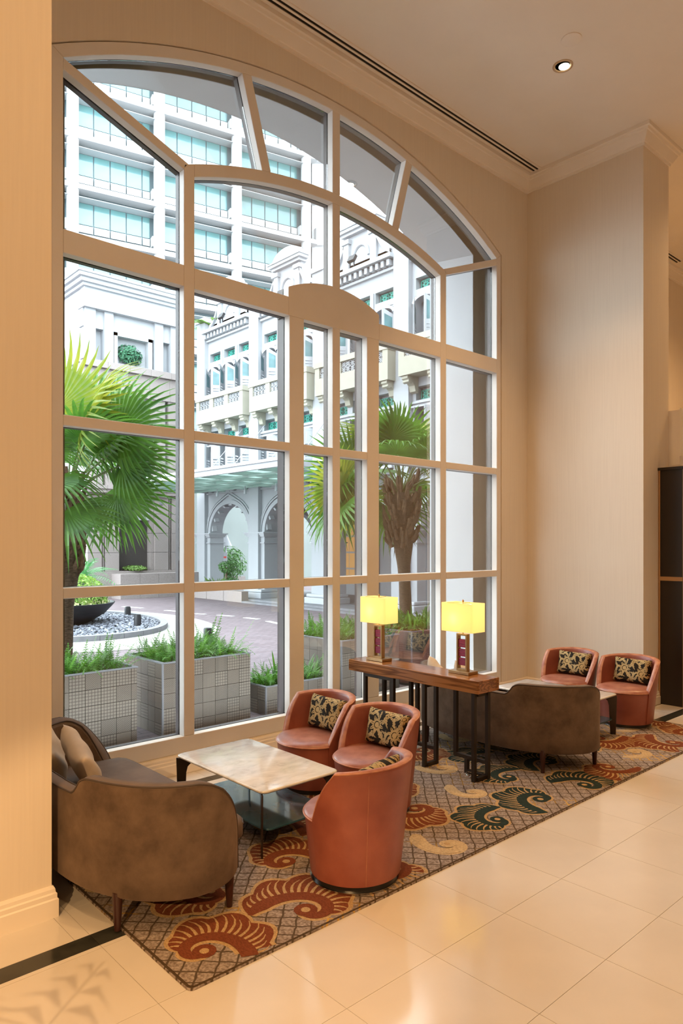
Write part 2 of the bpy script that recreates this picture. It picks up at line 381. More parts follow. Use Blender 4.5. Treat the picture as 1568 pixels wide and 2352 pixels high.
# ------------------------------------------------------------------ carpet
def rug_mat():
    m = mat('carpet_ground', (.3, .24, .2, 1), .95, spec=.1); nt = m.node_tree; N = nt.nodes; L = nt.links; b = N['Principled BSDF']
    def node(t, **k):
        n = N.new(t)
        for a, v in k.items(): setattr(n, a, v)
        return n
    def math_(op, a, c=None):
        n = node('ShaderNodeMath', operation=op)
        for i, v in enumerate((a, c)):
            if v is None: continue
            if isinstance(v, (int, float)): n.inputs[i].default_value = v
            else: L.new(v, n.inputs[i])
        return n.outputs[0]
    tc = node('ShaderNodeTexCoord')
    nz = node('ShaderNodeTexNoise'); nz.inputs['Scale'].default_value = 9; nz.inputs['Detail'].default_value = 2; L.new(tc.outputs['Object'], nz.inputs[0])
    mixv = node('ShaderNodeVectorMath', operation='SCALE'); mixv.inputs['Scale'].default_value = .035; L.new(nz.outputs['Color'], mixv.inputs[0])
    ad = node('ShaderNodeVectorMath', operation='ADD'); L.new(tc.outputs['Object'], ad.inputs[0]); L.new(mixv.outputs[0], ad.inputs[1])
    sx = node('ShaderNodeSeparateXYZ'); L.new(ad.outputs[0], sx.inputs[0])
    u = math_('ADD', sx.outputs[0], sx.outputs[1]); v = math_('SUBTRACT', sx.outputs[0], sx.outputs[1])
    def line(c, w):
        f = math_('FRACT', math_('MULTIPLY', c, 8.6)); d = math_('ABSOLUTE', math_('SUBTRACT', f, .5)); return math_('GREATER_THAN', d, .5 - w)
    net = math_('MAXIMUM', line(u, .06), line(v, .06))
    n2 = node('ShaderNodeTexNoise'); n2.inputs['Scale'].default_value = 1.7; n2.inputs['Detail'].default_value = 2; L.new(tc.outputs['Object'], n2.inputs[0])
    n3 = node('ShaderNodeTexNoise'); n3.inputs['Scale'].default_value = 70; n3.inputs['Detail'].default_value = 4; L.new(tc.outputs['Object'], n3.inputs[0])
    g = node('ShaderNodeValToRGB'); L.new(n3.outputs[0], g.inputs[0])
    g.color_ramp.elements[0].position = .35; g.color_ramp.elements[1].position = .68
    g.color_ramp.elements[0].color = (.17, .125, .10, 1); g.color_ramp.elements[1].color = (.37, .31, .27, 1)
    gold = node('ShaderNodeMapRange'); gold.inputs[1].default_value = .56; gold.inputs[2].default_value = .62; L.new(n2.outputs[0], gold.inputs[0])
    netc = node('ShaderNodeMix', data_type='RGBA'); netc.inputs[6].default_value = (.085, .06, .04, 1); netc.inputs[7].default_value = (.50, .30, .07, 1); L.new(gold.outputs[0], netc.inputs[0])
    mx = node('ShaderNodeMix', data_type='RGBA'); L.new(net, mx.inputs[0]); L.new(g.outputs[0], mx.inputs[6]); L.new(netc.outputs[2], mx.inputs[7])
    L.new(mx.outputs[2], b.inputs['Base Color'])
    bp = node('ShaderNodeBump'); bp.inputs['Strength'].default_value = .4; bp.inputs['Distance'].default_value = .004
    n4 = node('ShaderNodeTexNoise'); n4.inputs['Scale'].default_value = 350; L.new(tc.outputs['Object'], n4.inputs[0]); L.new(n4.outputs[0], bp.inputs['Height']); L.new(bp.outputs[0], b.inputs['Normal'])
    return m
wool = lambda n, c: mat(n, c, .95, spec=.1, var=.35, scale=60, stretch=(3, 1, 1), bump=.3, bscale=300)
MR = [wool('wool_rust', (.20, .058, .026, 1)), wool('wool_tan', (.50, .33, .16, 1)), wool('wool_forest', (.026, .042, .036, 1)), wool('wool_sand', (.58, .42, .23, 1))]
RX0, RX1, RY0, RY1, RZ = 1.615, 8.02, 2.775, 5.0, .010
t = thing('carpet', 'patterned carpet with rust and dark green scrolls on a trellis ground', 'carpet', (RX0, RY0, 0)); RUG = t
def rrect(x0, x1, y0, y1, r, n=5):
    P = []
    for cx, cy, a0 in ((x1-r, y0+r, -90), (x1-r, y1-r, 0), (x0+r, y1-r, 90), (x0+r, y0+r, 180)):
        for k in range(n + 1): a = radians(a0 + 90*k/n); P.append((cx + r*cos(a), cy + r*sin(a)))
    return P
RW, RH = RX1 - RX0, RY1 - RY0
MB().prism(rrect(0, RW, 0, RH, .03), XY, .0005, RZ).build('pile', rug_mat(), t)
edge = rrect(.004, RW-.004, .004, RH-.004, .03); inner = rrect(.018, RW-.018, .018, RH-.018, .025)
MB().grid([[(x, y, RZ + .0008) for x, y in edge], [(x, y, RZ + .0008) for x, y in inner]], cv=True).build('border', wool('wool_border', (.085, .055, .03, 1)), t)
mb = MB(); cnt = [0]
def scroll(x, y, ang, sc, flip=1, c=0, turns=1.0, H=.19):
    z = RZ + .0004 + .00003 * cnt[0]; cnt[0] += 1
    n = 46; P = []; px = py = 0.0; a = 0.0
    for i in range(n):
        s = i / (n - 1); P.append((px, py, a)); ds = .75 / n * (1 - .55 * s)
        a += (1.6 + 5.2 * s ** 2.2) * turns / n * 2.0; px += cos(a) * ds; py += sin(a) * ds
    gx, gy = sum(q[0] for q in P)/n, sum(q[1] for q in P)/n
    def T(u, v):
        u -= gx; v = (v - gy) * flip; ca, sa = cos(ang), sin(ang); return (x + sc*(u*ca - v*sa), y + sc*(u*sa + v*ca))
    def inside(q): return .015 < q[0] < RW - .015 and .015 < q[1] < RH - .015
    def strip(A, B, zz, mi):
        for i in range(len(A) - 1):
            q = [A[i], A[i+1], B[i+1], B[i]]
            if all(inside(p) for p in q):
                if flip < 0: q = q[::-1]
                mb.add([(p[0], p[1], zz) for p in q], [(0, 1, 2, 3)], mi)
    def offs(h, tilt=.55): return [T(px + cos(a - pi/2 - tilt*0)*h(i/(n-1)), py + sin(a - pi/2)*h(i/(n-1))) for i, (px, py, a) in enumerate(P)]
    bell = lambda s: max(0, sin(pi * min(1, s / .74)) ** .75) if s < .74 else 0
    lob = lambda s: H * bell(s) * (.74 + .26 * abs(sin(pi * 6.5 * s)))
    tan, dark = (1, (0, 2)[c]) if c < 2 else (3, 3)
    w = lambda s: .034 * (1 - .45 * s) * (min(1, s * 8 + .25))
    z1, z2, z3, z4, z5 = z, z + .0005, z + .001, z + .0015, z + .002
    strip(offs(lambda s: -w(s) - .016), offs(lambda s: lob(s) + .018 if s < .74 and c < 2 else w(s) + .014), z1, tan)
    if c < 2:
        strip(offs(lambda s: .0), offs(lob), z2, dark)
        nr = 21
        for r in range(1, nr):
            s0 = .74 * r / nr; h = lob(s0)
            if h < .05: continue
            i = s0 * (n - 1); i0 = int(i); f = i - i0
            bx, by, ba = (lerp(P[i0][k], P[i0+1][k], f) for k in range(3)); A = []; B = []
            for q in range(5):
                u = q / 4; d = h * (.18 + .80 * u); bend = .35 * u * u
                aa = ba - pi/2 + bend; cx, cy = bx + cos(aa)*d, by + sin(aa)*d; ww = .0062 * (1 - .75 * u) + .001
                A.append(T(cx + cos(ba)*ww, cy + sin(ba)*ww)); B.append(T(cx - cos(ba)*ww, cy - sin(ba)*ww))
            strip(B, A, z3, 1)
        # little curled eye at the tip of the leaf
    strip(offs(lambda s: -w(s)), offs(lambda s: w(s)), z4, dark if c < 2 else 3)
    ex, ey, ea = P[-1]; ring = [T(ex + .045*cos(k*pi/6), ey + .045*sin(k*pi/6)) for k in range(13)]; ctr = [T(ex, ey)] * 13
    strip(ctr, ring, z5, dark if c < 2 else 3)
    e2 = [T(ex + .018*cos(k*pi/6), ey + .018*sin(k*pi/6)) for k in range(13)]; strip(ctr, e2, z5 + .0004, 1)
rr = random.Random(4)
AN = [(.9, 1, 0), (3.5, -1, 0), (2.4, 1, 1), (.3, -1, 0), (5.1, 1, 2), (1.7, -1, 1), (4.2, 1, 0), (2.9, 1, 0), (.1, -1, 1), (3.9, 1, 2)]
k = 0
for row in range(5):
    for i in range(12):
        a, fl, c = AN[(i * 3 + row * 7) % 10]; sc = (1.38, 1.25, 1.1)[c]
        scroll(.28 + i*.585 + (.29 if row % 2 else 0) + rr.uniform(-.04, .04), .25 + row*.50 + rr.uniform(-.04, .04), a + rr.uniform(-.3, .3), sc * rr.uniform(.95, 1.1), fl, c, H=.175)
tag(mb.build('scroll_pattern', MR, t), kind='stuff')

# ------------------------------------------------------------------ upholstery
def leather():
    m = mat('tan_leather', (.36, .11, .055, 1), .42, bump=.06, bscale=160); nt = m.node_tree; N = nt.nodes; L = nt.links; b = N['Principled BSDF']
    tc = N.new('ShaderNodeTexCoord'); n = N.new('ShaderNodeTexNoise'); n.inputs['Scale'].default_value = 5; n.inputs['Detail'].default_value = 6; L.new(tc.outputs['Object'], n.inputs[0])
    r = N.new('ShaderNodeValToRGB'); e = r.color_ramp.elements; e[0].position = .3; e[0].color = (.205, .05, .033, 1); e[1].position = .72; e[1].color = (.31, .092, .060, 1)
    L.new(n.outputs[0], r.inputs[0]); L.new(r.outputs[0], b.inputs['Base Color']); return m
M['leather'] = leather()
M['leather_worn'] = mat('worn_leather_edge', (.48, .21, .115, 1), .45, col2=(.32, .105, .06, 1), scale=14, bump=.05, bscale=120)
M['leather_seat'] = mat('worn_leather_seat', (.42, .185, .125, 1), .34, col2=(.25, .085, .056, 1), scale=7, bump=.05, bscale=120)
M['plinth'] = mat('black_plinth', (.012, .011, .011, 1), .3)
M['chrome'] = mat('bright_steel', (.6, .58, .55, 1), .2, metal=1)
def tub_chair():
    t = thing('tub_chair', None, 'chair')
    MB().lathe([(.262, 0), (.268, .004), (.268, .010)], 48).build('base_ring', M['chrome'], t, smooth=30)
    MB().lathe([(.255, .010), (.255, .042)], 48).build('plinth', M['plinth'], t, smooth=30)
    rw = lambda z: .262 + .108 * z
    MB().lathe([(.20, .04), (rw(.045), .042), (rw(.06), .055)] + [(rw(.06 + .055*k), .06 + .055*k) for k in range(1, 7)] + [(.2, .392)], 56).build('seat_base', M['leather'], t, smooth=40)
    sc_ = MB().lathe([(.25, .375), (.306, .378), (.311, .388), (.305, .398), (.29, .412), (.24, .424), (.16, .431), (.07, .434), (.002, .434)], 56).build('seat_cushion', M['leather_seat'], t, smooth=60)
    MB().tube([(.3085*cos(radians(76)*(k/20-1)), .3085*sin(radians(76)*(k/20-1)), .387) for k in range(41)], .0055, 8).build('seat_piping', M['leather_worn'], sc_, smooth=60)
    # shell: wraps the back, front of chair is +X
    amax = radians(107); n = 60; rows = []
    def top(q):
        q = abs(q)
        q0 = radians(76)
        if q < q0: return .735 - .028 * (q / q0) ** 2
        u = (q - q0) / (amax - q0); return lerp(.707, .405, u) + .022 * sin(pi * u) - .012 * (1 - u) ** 4
    edge_o = []
    for i in range(n + 1):
        q = -amax + 2 * amax * i / n; zt = top(q); a = pi + q; ro = lambda z: rw(z) + .010
        zlo = .048; R = []
        for z in (zlo, .2, .36): R.append((ro(z), min(z, zt - .03)))
        R += [(ro(zt - .03), zt - .03), (ro(zt) - .002, zt - .012), (ro(zt) - .010, zt - .002), (ro(zt) - .024, zt + .001), (ro(zt) - .042, zt - .003), (ro(zt) - .054, zt - .014), (ro(zt) - .058, zt - .035)]
        R += [(ro(.40) - .058, .39), (ro(.36) - .058, .36)]
        rows.append([(r*cos(a), r*sin(a), z) for r, z in R])
        edge_o.append(((ro(zt) - .0045)*cos(a), (ro(zt) - .0045)*sin(a), zt - .008))
    bk = MB().grid(rows, cap=True).build('backrest', M['leather'], t, smooth=60)
    rim = [[r[k] for k in range(4, 9)] for r in rows]
    rim = [[(x*1.0015, y*1.0015, z + .0015) for x, y, z in r] for r in rim]
    MB().grid(rim).build('rim', M['leather_worn'], bk, smooth=60)
    MB().tube(edge_o, .0045, 8).build('rim_piping', M['leather_worn'], bk, smooth=60)
    for s in (-1, 1):
        q = pi + s * radians(42); MB().tube([((rw(z) + .0105)*cos(q), (rw(z) + .0105)*sin(q), z) for z in (.05, .2, .4, .55, .70)], .0016, 6).build('seam', M['leather_worn'], bk)
    return t
CH = tub_chair()
GDX, GDY = 3.835, -.11
C1, C2, C3 = (3.755, 4.46, .011), (3.765, 3.765, .011), (2.925, 3.09, .011)
chairs = [(C1, pi, 'tan leather tub chair nearest the window, at the front marble table'),
          (C2, pi, 'tan leather tub chair facing left between the marble table and the console'),
          (C3, radians(102), 'tan leather tub chair with its rounded back to the viewer on the carpet edge'),
          ((C1[0]+GDX, C1[1]+GDY, .011), pi, 'far tan leather tub chair in the corner between window and end wall'),
          ((C2[0]+GDX+.02, C2[1]+GDY-.0, .011), pi, 'far tan leather tub chair beside the dark screen, right of the pair')]
CHAIRS = []
for k, (p, rz, lb) in enumerate(chairs):
    c = CH if k == 0 else dup(CH, p); c.location = p; c.rotation_euler = (0, 0, rz); c['label'] = lb; c['group'] = 'tan leather tub chairs'; CHAIRS.append(c)

# damask cushions ------------------------------------------------------------
def damask():
    m = mat('damask_fabric', (.02, .018, .012, 1), .75, spec=.12); nt = m.node_tree; N = nt.nodes; L = nt.links; b = N['Principled BSDF']
    a = N.new('ShaderNodeAttribute'); a.attribute_name = 'pattern'
    r = N.new('ShaderNodeValToRGB'); e = r.color_ramp.elements; e[0].position = .47; e[0].color = (.018, .015, .011, 1); e[1].position = .53; e[1].color = (.44, .33, .16, 1)
    L.new(a.outputs['Fac'], r.inputs[0]); L.new(r.outputs[0], b.inputs['Base Color']); return m
M['damask'] = damask()
def pattern(u, v):
    # flowers and curling leaves on a dark ground, u across 0..1.6, v up 0..1
    best = -1
    for fx, fy, R, n, ph in FLOW:
        dx, dy = u - fx, v - fy; r = sqrt(dx*dx + dy*dy)
        if r > R * 1.5: continue
        th = atan2(dy, dx) + ph; pet = R * (.78 + .22 * cos(n * th)); d = (pet - r) / R
        if r < R * .92:
            vein = abs(((th * n / (2*pi)) % 1) - .5)
            if r > R * .36 and vein > .44: d = -.2
            if abs(r - R * .34) < R * .055: d = -.2
        best = max(best, d)
    for lx, ly, a0, ln, wd, cv in LEAF:
        dx, dy = u - lx, v - ly; ca, sa = cos(a0), sin(a0); p, q = dx*ca + dy*sa, -dx*sa + dy*ca
        s = p / ln
        if 0 < s < 1:
            q -= cv * ln * s * s; w = wd * sin(pi * s ** .7) * (1 + .25 * sin(s * 26))
            d = (w - abs(q)) / wd
            if abs(q) < .008 and .15 < s < .8: d = -.2
            best = max(best, d)
    return best
rr = random.Random(11)
FLOW = [(.55, .55, .27, 8, .2), (1.28, .38, .25, 9, .5), (.16, .22, .15, 6, 0), (1.5, .86, .15, 6, .3), (.98, .92, .16, 7, .1), (.13, .88, .14, 6, .6), (.86, .13, .13, 6, .9)]
LEAF = []
for fx, fy, R, n, ph in FLOW:
    for k in range(5):
        a = ph + k * 1.3; LEAF.append((fx + R*.8*cos(a), fy + R*.8*sin(a), a + .5, .30, .052, rr.choice((-.7, .7))))
for k in range(8): LEAF.append((rr.uniform(0, 1.6), rr.uniform(0, 1), rr.uniform(0, 6.3), .30, .035, rr.choice((-1, 1))))
def pillow(wd, ht, th, nu, nv, name, m, shift=0, attr=False):
    V, Fc, A = [], [], []
    for side in (1, -1):
        off = len(V)
        for j in range(nv + 1):
            for i in range(nu + 1):
                u, v = i / nu * 2 - 1, j / nv * 2 - 1
                pin = 1 - .055 * (1 - abs(u) ** 3) * abs(v) ** 4 * 1.0; pin2 = 1 - .07 * (1 - abs(v) ** 3) * abs(u) ** 4
                prof = (max(0, 1 - u ** 4) * max(0, 1 - v ** 4)) ** .45
                wr = .006 * sin(7*u + 3*v*side) * prof
                V.append((side * (th / 2 * prof + wr), u * wd / 2 * pin2, v * ht / 2 * pin))
                if attr: A.append(.5 + max(-1, min(1, pattern((i / nu) * 1.6 + shift * .0, j / nv))) * .45)
        for j in range(nv):
            for i in range(nu):
                a = off + j*(nu+1) + i; q = (a, a+1, a+nu+2, a+nu+1); Fc.append(q if side > 0 else q[::-1])
    me = bpy.data.meshes.new(name); me.from_pydata(V, [], Fc); me.materials.append(m); me.shade_smooth()
    if attr: me.attributes.new('pattern', 'FLOAT', 'POINT').data.foreach_set('value', A)
    bm = bmesh.new(); bm.from_mesh(me); bmesh.ops.remove_doubles(bm, verts=bm.verts, dist=.0006); bm.to_mesh(me); bm.free(); me.update()
    return me
dm = pillow(.43, .27, .12, 150, 94, 'scatter_cushion', M['damask'], attr=True)
for (c, (p, rz, _)), lb in zip(zip(CHAIRS, chairs), ('black and gold floral cushion on the tub chair nearest the window', 'black and gold floral cushion on the tub chair between table and console', 'black and gold floral cushion just showing over the rim of the turned away tub chair', 'black and gold floral cushion on the far corner tub chair', 'black and gold floral cushion on the far tub chair beside the dark screen')):
    o = place('scatter_cushion', dm); R = Matrix.Translation(p) @ Matrix.Rotation(rz, 4, 'Z') @ Matrix.Translation((-.150, 0, .572)) @ Matrix.Rotation(radians(-14), 4, 'Y')
    o.matrix_world = R; tag(o, lb, 'cushion', 'floral cushions on the tub chairs')

# curved sofas ---------------------------------------------------------------
def velvet():
    m = mat('brown_velvet', (.16, .10, .065, 1), .8, spec=.2); nt = m.node_tree; N = nt.nodes; L = nt.links; b = N['Principled BSDF']
    tc = N.new('ShaderNodeTexCoord'); n = N.new('ShaderNodeTexNoise'); n.inputs['Scale'].default_value = 6; n.inputs['Detail'].default_value = 7; n.inputs['Roughness'].default_value = .65; L.new(tc.outputs['Object'], n.inputs[0])
    r = N.new('ShaderNodeValToRGB'); e = r.color_ramp.elements; e[0].position = .35; e[0].color = (.070, .045, .031, 1); e[1].position = .70; e[1].color = (.14, .094, .066, 1)
    L.new(n.outputs[0], r.inputs[0]); L.new(r.outputs[0], b.inputs['Base Color'])
    b.inputs['Sheen Weight'].default_value = .25; b.inputs['Sheen Roughness'].default_value = .5; b.inputs['Sheen Tint'].default_value = (.8, .6, .45, 1); return m
M['velvet'] = velvet(); M['piping'] = mat('sofa_piping', (.055, .038, .03, 1), .6)
M['velvet_seat'] = mat('grey_brown_velvet', (.15, .11, .088, 1), .8, var=.25, scale=7)
M['legwood'] = mat('dark_red_wood', (.045, .013, .010, 1), .35, var=.3, scale=6, stretch=(4, 4, .5))
M['taupe'] = mat('taupe_velvet', (.62, .52, .41, 1), .7, var=.15, scale=9)
def sofa():
    t = thing('sofa', None, 'sofa')
    near = [(0, -.12), (.004, -.20), (.011, -.287), (.02, -.36), (.033, -.433), (.055, -.51), (.083, -.59), (.125, -.68), (.18, -.77), (.25, -.845), (.33, -.905), (.42, -.945), (.51, -.958), (.60, -.945), (.675, -.912), (.735, -.862), (.775, -.815)]
    half = near[::-1]; pts = half + [(0, 0)] + [(x, -y) for x, y in near]
    # resample by arc length
    Ls = [0]
    for a, b in zip(pts, pts[1:]): Ls.append(Ls[-1] + sqrt((a[0]-b[0])**2 + (a[1]-b[1])**2))
    n = 120; P = [(interp(Ls[-1]*k/n, Ls, [p[0] for p in pts]), interp(Ls[-1]*k/n, Ls, [p[1] for p in pts])) for k in range(n + 1)]
    P = [P[0]] + [tuple((P[i-1][k] + 2*P[i][k] + P[i+1][k]) / 4 for k in (0, 1)) for i in range(1, n)] + [P[-1]]
    def top(x, y):
        y = abs(y)
        h = interp(y, [0, .345, .365, .40, .43, .47, .52], [.662, .660, .664, .70, .742, .758, .760])
        if y > .75: h = min(h, interp(x, [.30, .45, .53, .60, .655, .70, .74, .765, .785], [.760, .757, .735, .695, .638, .575, .50, .44, .36]))
        return h
    rows, pipe, pipe2 = [], [], []
    for i, (x, y) in enumerate(P):
        a, b = P[max(i-1, 0)], P[min(i+1, n)]; tx, ty = b[0]-a[0], b[1]-a[1]; l = sqrt(tx*tx+ty*ty); nx, ny = -ty/l, tx/l  # inward normal
        if (nx*(.45-x) + ny*(0-y)) < 0: nx, ny = -nx, -ny
        z = top(x, y); T = .095
        prof = [(0.012, .172), (.0, .185), (0, .30), (0, z - .05), (.001, z - .012), (.008, z - .001), (.03, z + .004), (.065, z + .001), (T - .012, z - .012), (T, z - .04), (T + .01, min(z - .06, .45)), (T + .01, .30)]
        rows.append([(x + nx*d, y + ny*d, max(zz, .172)) for d, zz in prof])
        pipe.append((x + nx*.003, y + ny*.003, z - .003)); pipe2.append((x + nx*(T-.006), y + ny*(T-.006), z - .012))
    cb = MB().grid(rows, cap=True).build('curved_back', M['velvet'], t, smooth=50)
    rim = [[(x, y, z + .001) for x, y, z in r[4:10]] for r in rows]
    MB().grid(rim).build('top_band', M['velvet_seat'], cb, smooth=60)
    MB().tube([(pipe[0][0] + .004, pipe[0][1], .18)] + pipe + [(pipe[-1][0] + .004, pipe[-1][1], .18)], .0055, 8).build('piping', M['piping'], cb, smooth=60)
    MB().tube(pipe2, .0045, 8).build('piping', M['piping'], cb, smooth=60)
    # seat with rounded front corners
    inn = []
    for i in range(6, n - 5, 3):
        x, y = P[i]; a, b = P[i-1], P[i+1]; tx, ty = b[0]-a[0], b[1]-a[1]; l = sqrt(tx*tx+ty*ty); nx, ny = -ty/l, tx/l
        if (nx*(.45-x) - ny*y) < 0: nx, ny = -nx, -ny
        inn.append((x + nx*.10, y + ny*.10))
    front = [(.82, .80), (.855, .74), (.865, .65), (.868, .3), (.868, 0), (.868, -.3), (.865, -.65), (.855, -.74), (.82, -.80)]
    outl = inn + front
    b = MB(); lay = []
    for sc, z in ((.965, .325), (.99, .333), (1, .35), (1, .405), (.99, .425), (.96, .437), (.86, .445)):
        lay.append([(.45 + (x-.45)*sc, y*sc, z) for x, y in outl])
    sc_ = b.grid(lay, cv=True, cap=True).build('seat_cushion', M['velvet_seat'], t, smooth=50)
    MB().tube([(x*1.0 , y, .412) for x, y in front], .005, 8).build('piping', M['piping'], sc_, smooth=60)
    MB().prism([(.45 + (x-.45)*.93, y*.955) for x, y in outl], XY, .19, .335).build('base', M['velvet'], t)
    for x, y in ((.14, -.66), (.70, -.845), (.14, .66), (.70, .845)):
        MB().lathe([(.016, 0), (.017, .004), (.027, .18), (.027, .20)], 12, (x, y, 0)).build('leg', M['legwood'], t, smooth=40)
    return t
SX, SY = 1.452, 4.12
SF = sofa(); SF.location = (SX, SY, .011); SF['label'] = 'curved brown velvet sofa beside the left pillar, its low back to the left'; SF['group'] = 'curved velvet sofas'
SF2 = dup(SF, (SX + GDX, SY + GDY, .011), 0, 'curved brown velvet sofa behind the console table')
tm = pillow(.36, .36, .13, 24, 24, 'scatter_cushion', M['taupe'])
for k, (dx, dy) in enumerate(((0, 0), (GDX, GDY))):
    for j, (x, y, z, rz, ry, tw, lb) in enumerate(((1.70, 4.71, .64, -28, -22, 34, ('taupe velvet cushion leaning at the back of the left sofa', 'taupe velvet cushion at the back of the sofa behind the console')),
                                           (1.80, 4.43, .63, -16, -26, 30, ('taupe velvet cushion standing in front of the other on the left sofa', 'taupe velvet cushion standing in front on the sofa behind the console')))):
        o = place('scatter_cushion', tm); o.matrix_world = Matrix.Translation((x + dx, y + dy, z)) @ Matrix.Rotation(radians(rz), 4, 'Z') @ Matrix.Rotation(radians(ry), 4, 'Y') @ Matrix.Rotation(radians(tw), 4, 'X')
        tag(o, lb[k], 'cushion', 'taupe sofa cushions')

# coffee tables --------------------------------------------------------------
def marble():
    m = mat('white_marble', (.72, .68, .64, 1), .12); nt = m.node_tree; N = nt.nodes; L = nt.links; b = N['Principled BSDF']
    tc = N.new('ShaderNodeTexCoord'); mp = N.new('ShaderNodeMapping'); mp.inputs['Rotation'].default_value = (0, 0, .6); mp.inputs['Scale'].default_value = (3.2, 6, 4); L.new(tc.outputs['Object'], mp.inputs[0])
    n = N.new('ShaderNodeTexNoise'); n.inputs['Scale'].default_value = 1.6; n.inputs['Detail'].default_value = 8; n.inputs['Roughness'].default_value = .62; n.inputs['Distortion'].default_value = .4; L.new(mp.outputs[0], n.inputs[0])
    r = N.new('ShaderNodeValToRGB'); e = r.color_ramp.elements; e[0].position = .26; e[0].color = (.36, .33, .32, 1); e[1].position = .62; e[1].color = (.66, .65, .64, 1)
    x = e.new(.42); x.color = (.55, .54, .53, 1)
    L.new(n.outputs[0], r.inputs[0]); L.new(r.outputs[0], b.inputs['Base Color']); return m
M['marble'] = marble(); M['legmetal'] = mat('dark_bronze_leg', (.05, .036, .03, 1), .22, metal=.6)
M['blueglass'] = mat('blue_lacquered_glass', (.03, .085, .12, 1), .08, var=.4, scale=4)
def table():
    t = thing('coffee_table', None, 'table'); w, h = .33, .55
    rr_ = rrect(-w, w, -h, h, .05, 6)
    lay = []
    for ins, z in ((.030, .404), (.012, .407), (.002, .415), (0, .421), (.003, .427), (.010, .430)): lay.append([(x*(1 - ins/w), y*(1 - ins/h), z) for x, y in rr_])
    MB().grid(lay, cv=True, cap=True).build('table_top', M['marble'], t, smooth=60)
    MB().prism(rrect(-w + .045, w - .045, -h + .02, h - .10, .06, 5), XY, .160, .172).build('shelf', M['blueglass'], t, bevel=.003)
    for sx in (-1, 1):
        for sy in (-1, 1):
            # blade leg lying on the diagonal of its corner
            dx, dy = -sx * .51, -sy * .86; prof = [(0, 0), (.055, 0), (.068, .30), (.080, .345), (.105, .372), (.15, .385), (.17, .404), (-.012, .404), (-.008, .30)]
            x0, y0 = sx * (w - .012), sy * (h - .02); nx, ny = -dy, dx; b = MB(); n = len(prof)
            vs = [(x0 + dx*a + nx*s, y0 + dy*a + ny*s, z) for s in (-.006, .006) for a, z in prof]
            b.add(vs, [tuple(range(n-1, -1, -1)), tuple(range(n, 2*n))] + [(i, (i+1) % n, n+(i+1) % n, n+i) for i in range(n)])
            b.build('leg', M['legmetal'], t, bevel=.002)
    return t
TB = table(); TB.location = (2.945, 4.155, .011); TB['label'] = 'low white marble coffee table with blue lower shelf in the front group'; TB['group'] = 'marble coffee tables'
dup(TB, (2.945 + GDX, 4.155 + GDY, .011), 0, 'low white marble coffee table behind the far sofa')

# console table --------------------------------------------------------------
M['zebra'] = wood('zebrano_wood', (.30, .125, .042, 1), (.13, .048, .017, 1), 1.5, .16)
M['iron'] = mat('dark_iron', (.028, .020, .015, 1), .4, metal=.4)
t = thing('console_table', 'long zebrano console table on dark iron frames, holding two lamps', 'table', (4.91, 4.33, 0))
hx0, hx1, hy0, hy1 = -.15, .15, -.79, .79
MB().prism(rrect(hx0, hx1, hy0, hy1, .012, 3), XY, .757, .865).build('table_top', M['zebra'], t, bevel=.004)
w = .017
def post(x, y, z0=.0, z1=.757): MB().box(x-w, x+w, y-w, y+w, z0, z1).build('leg', M['iron'], t, bevel=.002)
def rail(x0, x1, y0, y1, z0, z1): MB().box(x0, x1, y0, y1, z0, z1).build('rail', M['iron'], t, bevel=.002)
FX, BX = 4.795 - 4.91, 4.945 - 4.91; Z = .011
yy = lambda y: y - 4.33
for x, y in ((FX, 4.91), (FX, 4.54), (FX, 4.155), (FX, 3.61), (BX, 4.80), (BX, 4.70), (BX, 4.45), (BX, 4.147), (BX, 3.58)): post(x, yy(y), Z)
post(BX, yy(3.92), .135); post(BX, yy(4.37), .135)
for y in (3.595, 4.15): rail(FX + w, BX - w, yy(y) - w, yy(y) + w, Z, Z + .034); rail(FX + w, BX - w, yy(y) - w, yy(y) + w, .723, .757)
rail(BX - w, BX + w, yy(3.58) + w, yy(3.92) - w, .135, .169); rail(BX - w, BX + w, yy(3.80) - w, yy(3.80) + w, Z, .135); rail(BX - w, BX + w, yy(3.58) + w, yy(3.80) - w, Z, Z + .034)
rail(BX - w, BX + w, yy(4.147) + w, yy(4.37) - w, .135, .169); rail(FX - w, FX + w, yy(4.54) + w, yy(4.91) - w, .723, .757); rail(FX - w, FX + w, yy(4.54) + w, yy(4.91) - w, Z, Z + .034)
rail(BX - w, BX + w, yy(4.45) + w, yy(4.70) - w, Z, Z + .034)
c = MB().tube([(BX - .05 + .045*cos(a), yy(3.70) + .06*sin(a), .017 + .02*abs(sin(a))) for a in [k*pi/9 for k in range(17)]], .004, 6).build('lamp_cable', M['chrome'], t)

# table lamps ----------------------------------------------------------------
M['brass'] = mat('brushed_brass', (.42, .27, .13, 1), .3, metal=.75, var=.1, scale=20)
M['magenta'] = mat('magenta_thread', (.30, .008, .07, 1), .5, col2=(.10, .004, .03, 1), scale=3, stretch=(5, 5, 90), bump=.5, bscale=3)
def shade_mat():
    m = bpy.data.materials.new('lit_lamp_shade'); m.use_nodes = True; nt = m.node_tree; N = nt.nodes; L = nt.links; b = N['Principled BSDF']; out = N['Material Output']
    b.inputs['Base Color'].default_value = (.85, .68, .30, 1); b.inputs['Roughness'].default_value = .8
    b.inputs['Emission Color'].default_value = (1, .88, .43, 1); b.inputs['Emission Strength'].default_value = .5
    tr = N.new('ShaderNodeBsdfTranslucent'); tr.inputs[0].default_value = (.95, .88, .55, 1); mx = N.new('ShaderNodeMixShader'); mx.inputs[0].default_value = .6
    L.new(b.outputs[0], mx.inputs[1]); L.new(tr.outputs[0], mx.inputs[2]); L.new(mx.outputs[0], out.inputs[0]); return m
M['lshade'] = shade_mat()
